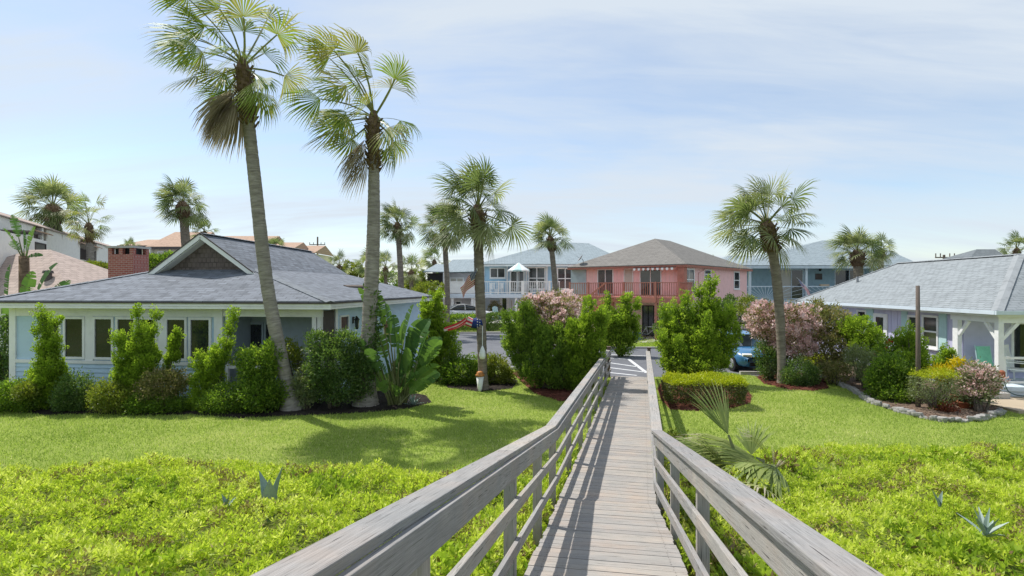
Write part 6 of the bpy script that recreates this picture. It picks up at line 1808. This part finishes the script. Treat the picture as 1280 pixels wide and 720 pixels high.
paddle_plant('large bird of paradise clump with torn paddle leaves beside the straight tall palm', b, sp_, torn=.25)
agave('small silver spiky plant at the foot of the bird of paradise', gp(516, 507), 14, .35, .03, 1.2, name='silver_plant')
shrub('leafy vine climbing up the straight tall palm trunk', [lobe(465, 372, 15.6, 6, 22), lobe(466, 410, 15.55, 7, 30), lobe(462, 450, 15.5, 8, 28)], 900, .10, 'shrubdark', base=Vector(tuple(gp(458, 507))), name='climbing_vine', cat='vine', stem_n=3)
shrub('green shrub at the base of the straight palm trunk, under the yellowed banana leaf', [lobe(452, 470, 15.25, 14, 26)], 1400, .07, 'shrubdark', base=Vector(tuple(gp(450, 509))))
# far left corner: broad leaves over dark shrubs
b = at(8, 430, 19.5); b.z = 0
sp_ = []
for (tx, ty, dy, bl, bw) in [(66, 326, -.3, 1.5, .42), (78, 345, -.2, 1.2, .36), (15, 335, 0, 1.4, .5), (34, 340, -.4, 1.3, .42), (-12, 330, 0, 1.3, .5), (50, 375, -.5, 1.0, .4), (20, 370, -.6, 1.1, .5), (2, 355, -.5, 1.2, .5), (32, 395, -.6, .9, .4), (-15, 370, -.4, 1.1, .5)]:
    t = at(tx, ty, b.y+dy)-b; L = t.length; sp_.append((t.x, t.y, t.z+.1, max(.4, L-bl*.9), bl, bw, .5))
paddle_plant('clump of big banana like leaves at the left picture edge beside the cottage', b, sp_, torn=.55, name='banana_plant')
b = at(30, 400, 22.5); b.z = 0
sp_ = []
for (tx, ty, bl, bw) in [(24, 271, .9, .34), (14, 285, .9, .34), (33, 283, .9, .34), (8, 296, .7, .3), (40, 300, .8, .3), (27, 288, .8, .3), (48, 312, .6, .2)]:
    t = at(tx, ty, b.y)-at(30, 320, b.y); L = t.length; sp_.append((t.x, rnd.uniform(-.3, .3), t.z, max(.1, L-bl*.8), bl, bw, .35))
paddle_plant('tall plant with brown shaggy trunk and upright banana like leaves at the left edge', b, sp_, name='traveller_palm', trunk=float(at(30, 320, 22.5).z), torn=.5)
shrub('dark shrub under the big leaves beside the left cottage wall', [lobe(10, 430, 18.6, 26, 36), lobe(25, 460, 18.3, 14, 20), lobe(-14, 460, 18.3, 20, 22)], 3200, .10, 'shrubdark')
shrub('thicket of green leaves at the foot of the brick chimney', [lobe(118, 336, 33, 16, 7), lobe(105, 338, 33, 10, 6), lobe(132, 338, 33, 8, 7)], 1500, .16, 'olive', cat='bush')
shrub('leafy green tree top between brick chimney and shingled gable', [lobe(195, 328, 36, 18, 9), lobe(215, 326, 36, 14, 10), lobe(182, 332, 36, 9, 6)], 2600, .14, 'shrub', name='tree', cat='tree', base=Vector((at(198, 330, 36).x, 36, 0)))
# ------------------------------------------------------------------ middle left
shrub('round leafy bush on the left side of the flag palm foot', [lobe(580, 465, 19.4, 30, 20), lobe(565, 470, 19.3, 18, 14), lobe(597, 468, 19.3, 18, 15)], 6500, .075, 'shrub', aspect=.45)
shrub('bright green bush on the right side of the flag palm foot', [lobe(622, 465, 19.4, 17, 20), lobe(632, 473, 19.3, 11, 11), lobe(612, 455, 19.4, 12, 12)], 3600, .07, 'golden' if False else 'olive', aspect=.45)
shrub('bushy juniper beside the road behind the bird of paradise', spire(548, 440, 545, 372, 19.8, 16, 7, 5)+spire(535, 420, 532, 385, 19.8, 12, 8, 3)+[lobe(560, 420, 19.8, 12, 14), lobe(566, 440, 19.7, 9, 14), lobe(550, 452, 19.7, 14, 16), lobe(535, 445, 19.8, 12, 20)], 6000, .07, J, name='juniper', cat='juniper', clump=.13, aspect=.35, up=.5)
shrub('large dark spreading juniper left of the boardwalk end', [lobe(660, 418, 18.6, 24, 22), lobe(648, 430, 18.5, 20, 24), lobe(690, 435, 18.3, 32, 30), lobe(670, 460, 18.2, 26, 22), lobe(715, 455, 18.3, 22, 24), lobe(700, 470, 18.1, 26, 16), lobe(655, 395, 18.8, 18, 14)]+spire(660, 425, 652, 388, 18.5, 12, 5, 4)+spire(645, 440, 634, 398, 18.4, 11, 5, 4)+spire(690, 440, 696, 418, 18.2, 12, 6, 3)+spire(710, 450, 716, 408, 18.1, 12, 5, 4)+spire(680, 455, 676, 415, 18.0, 11, 5, 4)+spire(735, 470, 744, 432, 18.1, 10, 5, 3), 17000, .07, 'juniperdark', q=.80, name='juniper', cat='juniper', clump=.14, aspect=.35, up=.4, stem_n=16, stem_r=.045)
shrub('pink flowering shrub rising behind the spreading juniper', [lobe(690, 390, 19.4, 34, 26), lobe(700, 402, 18.8, 24, 20), lobe(668, 388, 19.3, 20, 18), lobe(715, 392, 20.3, 22, 22), lobe(690, 420, 20, 36, 26)], 5500, .09, 'copper', blossom=(13000, .085, 'blossom', .60), name='flowering_shrub', cat='flowering shrub')
shrub('bright green juniper leaning towards the boardwalk handrail end', spire(722, 470, 738, 380, 17.9, 18, 7, 6)+[lobe(742, 410, 17.9, 17, 20), lobe(725, 425, 17.9, 20, 24), lobe(748, 440, 17.8, 9, 16), lobe(752, 400, 18, 9, 15)]+spire(735, 440, 755, 395, 17.8, 12, 5, 4)+spire(715, 455, 712, 410, 17.9, 11, 5, 4), 8500, .065, J, q=.76, name='juniper', cat='juniper', clump=.12, aspect=.35, up=.5)
shrub('pair of upright junipers across the road before the pink balcony', spire(757, 425, 759, 374, 27, 10, 5, 4)+spire(778, 428, 781, 372, 27, 14, 5, 5)+spire(792, 415, 795, 380, 27, 9, 5, 3)+[lobe(768, 405, 27, 18, 16)], 4600, .10, J, base=Vector((at(776, 430, 27).x, 30.9, 0)) if False else None, name='juniper', cat='juniper', clump=.17, aspect=.35, up=.5)
# ------------------------------------------------------------------ right of the boardwalk
shrub('large bright juniper right of the boardwalk with a tall pointed spire', spire(885, 430, 889, 352, 19.4, 24, 5, 7)+spire(850, 440, 846, 385, 19.3, 16, 7, 4)+spire(833, 430, 831, 385, 19.5, 11, 6, 4)+[lobe(870, 430, 19.2, 34, 26), lobe(900, 410, 19.2, 14, 20), lobe(845, 450, 19.0, 22, 22), lobe(888, 445, 19.0, 20, 18), lobe(870, 458, 18.8, 30, 14)]+spire(905, 430, 914, 388, 19.2, 12, 5, 4)+spire(858, 420, 857, 375, 19.3, 12, 5, 4)+spire(905, 450, 922, 412, 19.1, 11, 5, 4)+spire(872, 400, 873, 366, 19.5, 10, 5, 3)+spire(842, 460, 829, 422, 19.0, 11, 5, 4)+spire(880, 440, 884, 400, 18.7, 11, 5, 4)+spire(855, 462, 848, 430, 18.6, 10, 5, 3), 18500, .07, J, q=.72, name='juniper', cat='juniper', clump=.14, aspect=.35, up=.5, stem_n=14, stem_r=.05)
# clipped hedge
a = gp(879, 506); root = empty('clipped_hedge', a, 'low box clipped hedge with bright yellow green top and brown woody sides', 'hedge', -.06)
hw_, hd = 1.10, .62
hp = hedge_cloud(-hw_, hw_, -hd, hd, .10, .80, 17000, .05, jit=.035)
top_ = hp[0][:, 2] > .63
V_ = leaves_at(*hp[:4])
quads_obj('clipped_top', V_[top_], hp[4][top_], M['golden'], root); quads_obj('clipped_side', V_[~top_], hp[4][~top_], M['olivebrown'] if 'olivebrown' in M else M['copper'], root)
q = MB(); stems(q, (0, 0, 0), [[x, y, .5, .2, .2] for x in (-.9, -.5, 0, .4, .9) for y in (-.3, .2)], .02, 30); q.build('stem', M['stem'], root)
shrub('dense pink blossoming shrub over the blue car', [lobe(975, 405, 20.6, 36, 26), lobe(950, 400, 20.6, 20, 22), lobe(1005, 410, 20.6, 26, 26), lobe(985, 435, 20.4, 32, 18)], 4500, .085, 'copper', blossom=(14000, .08, 'blossom', .42), name='flowering_shrub', cat='flowering shrub', stem_n=18, stem_r=.04, base=Vector((at(980, 470, 20.3).x, 20.4, 0)))
shrub('dark green shrub between the right palm trunk and the kerb stop', [lobe(962, 455, 19.9, 13, 20), lobe(952, 440, 20, 9, 14)], 2400, .06, 'shrubdark', base=Vector((at(963, 475, 19.9).x, 19.9, 0)))
shrub('dark round clipped shrub right of the right palm trunk', [lobe(1000, 467, 18.9, 20, 19), lobe(1012, 470, 18.9, 11, 14), lobe(990, 472, 18.8, 12, 12)], 5000, .055, 'shrubdark')
shrub('low light green hedge beside the driveway end', [lobe(1018, 452, 22, 16, 9), lobe(1032, 455, 22, 12, 8)], 1600, .07, 'golden')
shrub('tall bronze green shrub behind the blossoming shrub', [lobe(1040, 405, 20.5, 24, 22), lobe(1020, 395, 21, 20, 18), lobe(1052, 430, 20, 20, 24), lobe(1035, 440, 20, 18, 24), lobe(1060, 415, 20.2, 14, 20)], 7500, .08, 'copper')
shrub('tan tipped shrub at the far end of the stone edged bed', [lobe(1048, 465, 18.9, 16, 12), lobe(1035, 462, 19.3, 10, 9)], 1500, .065, 'copper')
shrub('bushy juniper under the eaves of the lavender cottage, left of the door', [lobe(1075, 415, 19.6, 20, 20), lobe(1060, 412, 19.8, 13, 15), lobe(1092, 425, 19.2, 12, 16), lobe(1080, 435, 19.2, 18, 16)], 6000, .065, J, name='juniper', cat='juniper', clump=.13, aspect=.35)
shrub('grey green wispy hedge in the stone edged bed', [lobe(1075, 452, 18.2, 15, 18), lobe(1088, 460, 17.6, 14, 20), lobe(1098, 470, 17.2, 12, 22), lobe(1066, 445, 18.6, 10, 12)], 5600, .06, 'greygreen', aspect=.25)
shrub('large glossy green shrub in the middle of the stone edged bed', [lobe(1115, 470, 16.6, 26, 26), lobe(1100, 480, 16.5, 16, 22), lobe(1133, 480, 16.3, 14, 20), lobe(1118, 495, 16.2, 22, 14)], 7500, .075, 'shrub', aspect=.5)
shrub('red flowering shrub beneath the lavender wall', [lobe(1122, 440, 17.9, 24, 16), lobe(1105, 448, 17.8, 14, 14), lobe(1140, 450, 17.7, 16, 16)], 4200, .075, 'shrub', blossom=(260, .08, 'redflower', .95), name='flowering_shrub', cat='flowering shrub')
shrub('juniper behind the timber post with knobbly lobes', spire(1140, 462, 1137, 418, 17.2, 14, 8, 4)+[lobe(1150, 432, 17.2, 8, 12), lobe(1128, 425, 17.4, 9, 11), lobe(1150, 455, 17, 12, 16), lobe(1128, 455, 17, 10, 14)], 4600, .06, J, name='juniper', cat='juniper', clump=.12, aspect=.35, up=.5)
shrub('small upright juniper in front of the white handrail', spire(1181, 465, 1184, 443, 16.3, 10, 7, 4)+[lobe(1173, 455, 16.3, 7, 8), lobe(1190, 450, 16.3, 6, 8)], 2200, .05, J, base=Vector(tuple(gp(1181, 504))), name='juniper', cat='juniper', clump=.09, aspect=.35, up=.5)
a = gp(1167, 514); root = empty('clipped_shrub', a, 'flat topped grey green shrub with yellow crown right of the timber post', 'shrub', 0)
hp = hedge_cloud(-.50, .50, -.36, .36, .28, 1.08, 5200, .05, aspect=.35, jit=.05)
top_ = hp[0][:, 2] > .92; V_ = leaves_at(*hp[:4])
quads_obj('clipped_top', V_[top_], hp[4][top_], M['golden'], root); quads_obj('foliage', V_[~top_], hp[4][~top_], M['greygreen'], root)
q = MB(); stems(q, (0, 0, 0), [[x, y, .7, .2, .2] for x in (-.35, 0, .35) for y in (-.2, .2)], .022, 14); q.build('stem', M['stem'], root)
shrub('yellow croton just behind the flat topped shrub', [lobe(1176, 467, 15.9, 11, 7), lobe(1184, 472, 15.9, 8, 7)], 650, .11, 'yellow', base=Vector(tuple(gp(1180, 508))), aspect=.35)
shrub('yellow croton nearest the pink shrub and clay pots', [lobe(1199, 460, 15.7, 9, 10), lobe(1205, 470, 15.7, 7, 10)], 650, .11, 'yellow', base=Vector(tuple(gp(1200, 510))), aspect=.35)
shrub('rounded pink flowering shrub on a short trunk near the porch', [lobe(1222, 473, 15.1, 22, 18), lobe(1209, 482, 15.1, 12, 14), lobe(1236, 478, 15.1, 12, 14), lobe(1220, 492, 15.0, 20, 10)], 3600, .06, 'greygreen', base=Vector(tuple(gp(1224, 517))), blossom=(6000, .06, 'blossom', .5), name='flowering_shrub', cat='flowering shrub', stem_r=.04)
shrub('low rust red plant at the front of the stone edged bed', [lobe(1184, 513, 14.8, 12, 7)], 700, .06, 'rust', stem=False)
shrub('small pale green plant in the bed between post and rust red plant', [lobe(1173, 508, 15, 7, 6)], 320, .06, 'olive', stem=False)
# ------------------------------------------------------------------ across the street
def hedge_obj(label, px0, px1, d, h, dep, mat, n, leaf):
    x0, x1 = (px0-640)/F*d, (px1-640)/F*d
    hp = hedge_cloud((x0-x1)/2, (x1-x0)/2, 0, dep, .0, h, n, leaf, jit=.06)
    o = quads_obj('hedge', leaves_at(*hp[:4]), hp[4], M[mat]); o.location = ((x0+x1)/2, d, 0); tag(o, label, 'hedge')
hedge_obj('long trimmed hedge across the street in front of the white columns', 607, 662, 42.3, 1.35, 1.4, 'shrubdark', 6500, .12)
hedge_obj('low yellowish hedge across the street left of the flag palm trunk', 556, 606, 42.5, 1.2, 1.4, 'shrub', 5200, .12)
shrub('tall green bush beside the grey house porch', [lobe(533, 368, 44, 18, 16), lobe(520, 372, 44, 12, 12), lobe(548, 362, 46, 12, 10), lobe(530, 385, 44, 18, 14)], 3600, .16, 'olive', cat='bush', base=Vector((at(532, 400, 44).x, 44, 0)))
shrub('dark shrub at the right corner of the pink house', [lobe(913, 378, 36, 9, 8), lobe(905, 392, 35, 16, 16), lobe(925, 395, 35, 10, 14)], 2600, .12, 'shrubdark', base=Vector((at(912, 420, 35).x, 35, 0)))
shrub('dark shrub against the pink house wall right of the door', [lobe(838, 400, 33.4, 16, 14), lobe(826, 410, 33, 9, 10)], 1800, .11, 'shrubdark', base=Vector((at(836, 422, 33).x, 33.2, 0)))
shrub('low green bush between parked car and slate blue house', [lobe(935, 385, 33, 14, 16), lobe(950, 400, 31, 16, 14)], 2200, .11, 'olive', base=Vector((at(942, 425, 32).x, 32, 0)))
for i, (px, py, d, rx, rz, lab) in enumerate([
    (440, 336, 62, 16, 9, 'dark leafy treetop beyond the cottage roof by the low bushy palm'),
    (490, 352, 60, 22, 13, 'leafy mass of trees beyond the cottage between the palm trunks'),
    (520, 350, 56, 12, 14, 'rounded tree beyond the cottage at the foot of the brown palm trunk'),
    (556, 345, 66, 14, 9, 'dark tree showing between palm trunks behind the grey house')]):
    b = at(px, 398, d); b.z = 0
    shrub(lab, [lobe(px, py, d, rx, rz), lobe(px-rx*.6, py+5, d, rx*.6, rz*.8), lobe(px+rx*.6, py+5, d, rx*.6, rz*.8), lobe(px, py+rz*1.2, d, rx*.8, rz)], 2600, .2, ['olive', 'shrub', 'olive', 'shrubdark'][i], base=b, name='tree', cat='tree', stem_r=.1)
# far tree line that closes the horizon
rnd = random.Random(5)
lobs = [[x+rnd.uniform(-2, 2), 150+rnd.uniform(-8, 8), 1.6+rnd.uniform(0, 1.0), 4.5, 2.2+rnd.uniform(0, .9)] for x in np.arange(-190, 200, 5.5)]
po = cloud(lobs, 26000, .7, 12, .9, .6, .3)
quads_obj('distant_woods', leaves_at(*po[:4]), po[4], M['shrubdark'], kind='stuff')
# houses beyond the cottage ridge (a sliver of pale roof)
# ================================================================== plants on the dune
agave('upright blue grey agave of broad blades in the left ground cover', Vector((at(337, 655, 6.9).x, 6.9, float(gz(-3, 6.9))+.10)), 3, .62, .10, .22)
agave('tiny grey agave tip left of the broad bladed agave', Vector((at(283, 646, 7.1).x, 7.1, float(gz(-3.5, 7.1))+.22)), 4, .16, .03, 1.1)
agave('small spiky blue agave in the right ground cover corner', Vector((at(1232, 697, 5.9).x, 5.9, float(gz(5, 5.9))+.26)), 9, .30, .028, 1.15)
agave('single blue agave tip amid the right ground cover', Vector((at(1175, 643, 6.9).x, 6.9, float(gz(5, 6.9))+.28)), 2, .20, .03, .3)
# palmetto with bent fans beside the handrail
hub = at(968, 588, 8.5); b = Vector((hub.x+.05, hub.y+.1, float(gz(hub.x, hub.y))))
pr = empty('palmetto', b, 'bent saw palmetto with dry grey green fans leaning over the right handrail', 'palmetto')
Vq = []; Tq = []; Mq = []
h_ = hub-b
rnd = random.Random(3)
def fseg(b0, dirv, pl, bl, ns, half, dr, roll, dead=False, wind=(0, 0, 0)): fan(Vq, Tq, Mq, b0, dirv, pl, bl, int(ns*1.4), half, dr*1.5, roll, dead, wind, .3, 1.0, 1.6)
fseg(h_, (-.85, .15, .55), .1, 1.35, 20, .30, .25, .9); fseg(h_+Vector((0, -.2, -.15)), (-.9, -.1, .3), .1, 1.2, 20, .35, .35, 1.1)
fseg(h_+Vector((-.55, .15, .25)), (-.25, .3, 1.0), .25, .85, 16, .50, .12, .4)
fseg(h_+Vector((-.7, .2, .2)), (-.9, -.1, .45), .2, .95, 18, .55, .35, .7)
fseg(h_+Vector((-.5, .0, .0)), (-.7, -.2, .1), .2, .75, 18, .9, .6, .3)
fseg(h_+Vector((-.3, .1, .1)), (.1, .3, .9), .1, .55, 12, .7, .2, .5)
fseg(h_, (-.4, -.2, -.75), .05, .6, 12, .5, .3, .3)
fseg(h_, (-.15, -.1, -.9), .05, .55, 10, .4, .3, .6)
fseg(h_+Vector((-.9, .2, -.1)), (-.8, .1, .2), .1, .7, 16, 1.0, .5, .2)
for i in range(18):
    fseg(h_+Vector((rnd.uniform(-1.0, .0), rnd.uniform(-.6, .3), rnd.uniform(-.4, .2))), (rnd.uniform(-1, -.1), rnd.uniform(-.5, .3), rnd.uniform(.1, .9)), .15, rnd.uniform(.6, 1.1), 16, rnd.uniform(.35, 1.0), rnd.uniform(.2, .6), rnd.uniform(-.8, .8))
fseg(h_, (.12, .0, .9), .0, .35, 7, .25, .05, .2, True)
fseg(h_, (.5, .0, .5), .0, .22, 7, .6, .1, .2, True)
quads_obj('crown', np.array(Vq), np.array(Tq), [M['palmetto'] if 'palmetto' in M else M['greygreen'], M['palmdead'], M['petiole']], pr, Mq)
q = MB(); q.tube([(0, 0, -.05), h_*.5+Vector((.03, 0, 0)), h_], [.05, .04, .035], 8); q.tube([h_, h_+Vector((.25, -.1, -.3)), h_+Vector((.33, -.1, -.75))], .008, 5); q.build('stem', M['palmdead'], pr)
# weeds along the boardwalk
wp = []
def weeds(label, off, d0, d1, n, mat, hgt):
    d = rng.uniform(d0, d1, n); x = wl(d)+off+rng.normal(size=n)*.12
    pos = np.stack([x, d, gz(x, d)+rng.random(n)*hgt], 1)
    dr = unit(rng.normal(size=(n, 3))*.7+np.array([0, 0, .6])); L = .06+.06*rng.random(n)
    quads_obj('weeds', leaves_at(pos, dr, L, L*.4), rng.random(n), M[mat], kind='stuff')
weeds('', BW+.45, 2.5, 12, 5200, 'olive', .28)
weeds('', -.28, 3, 12, 2600, 'cover', .16)
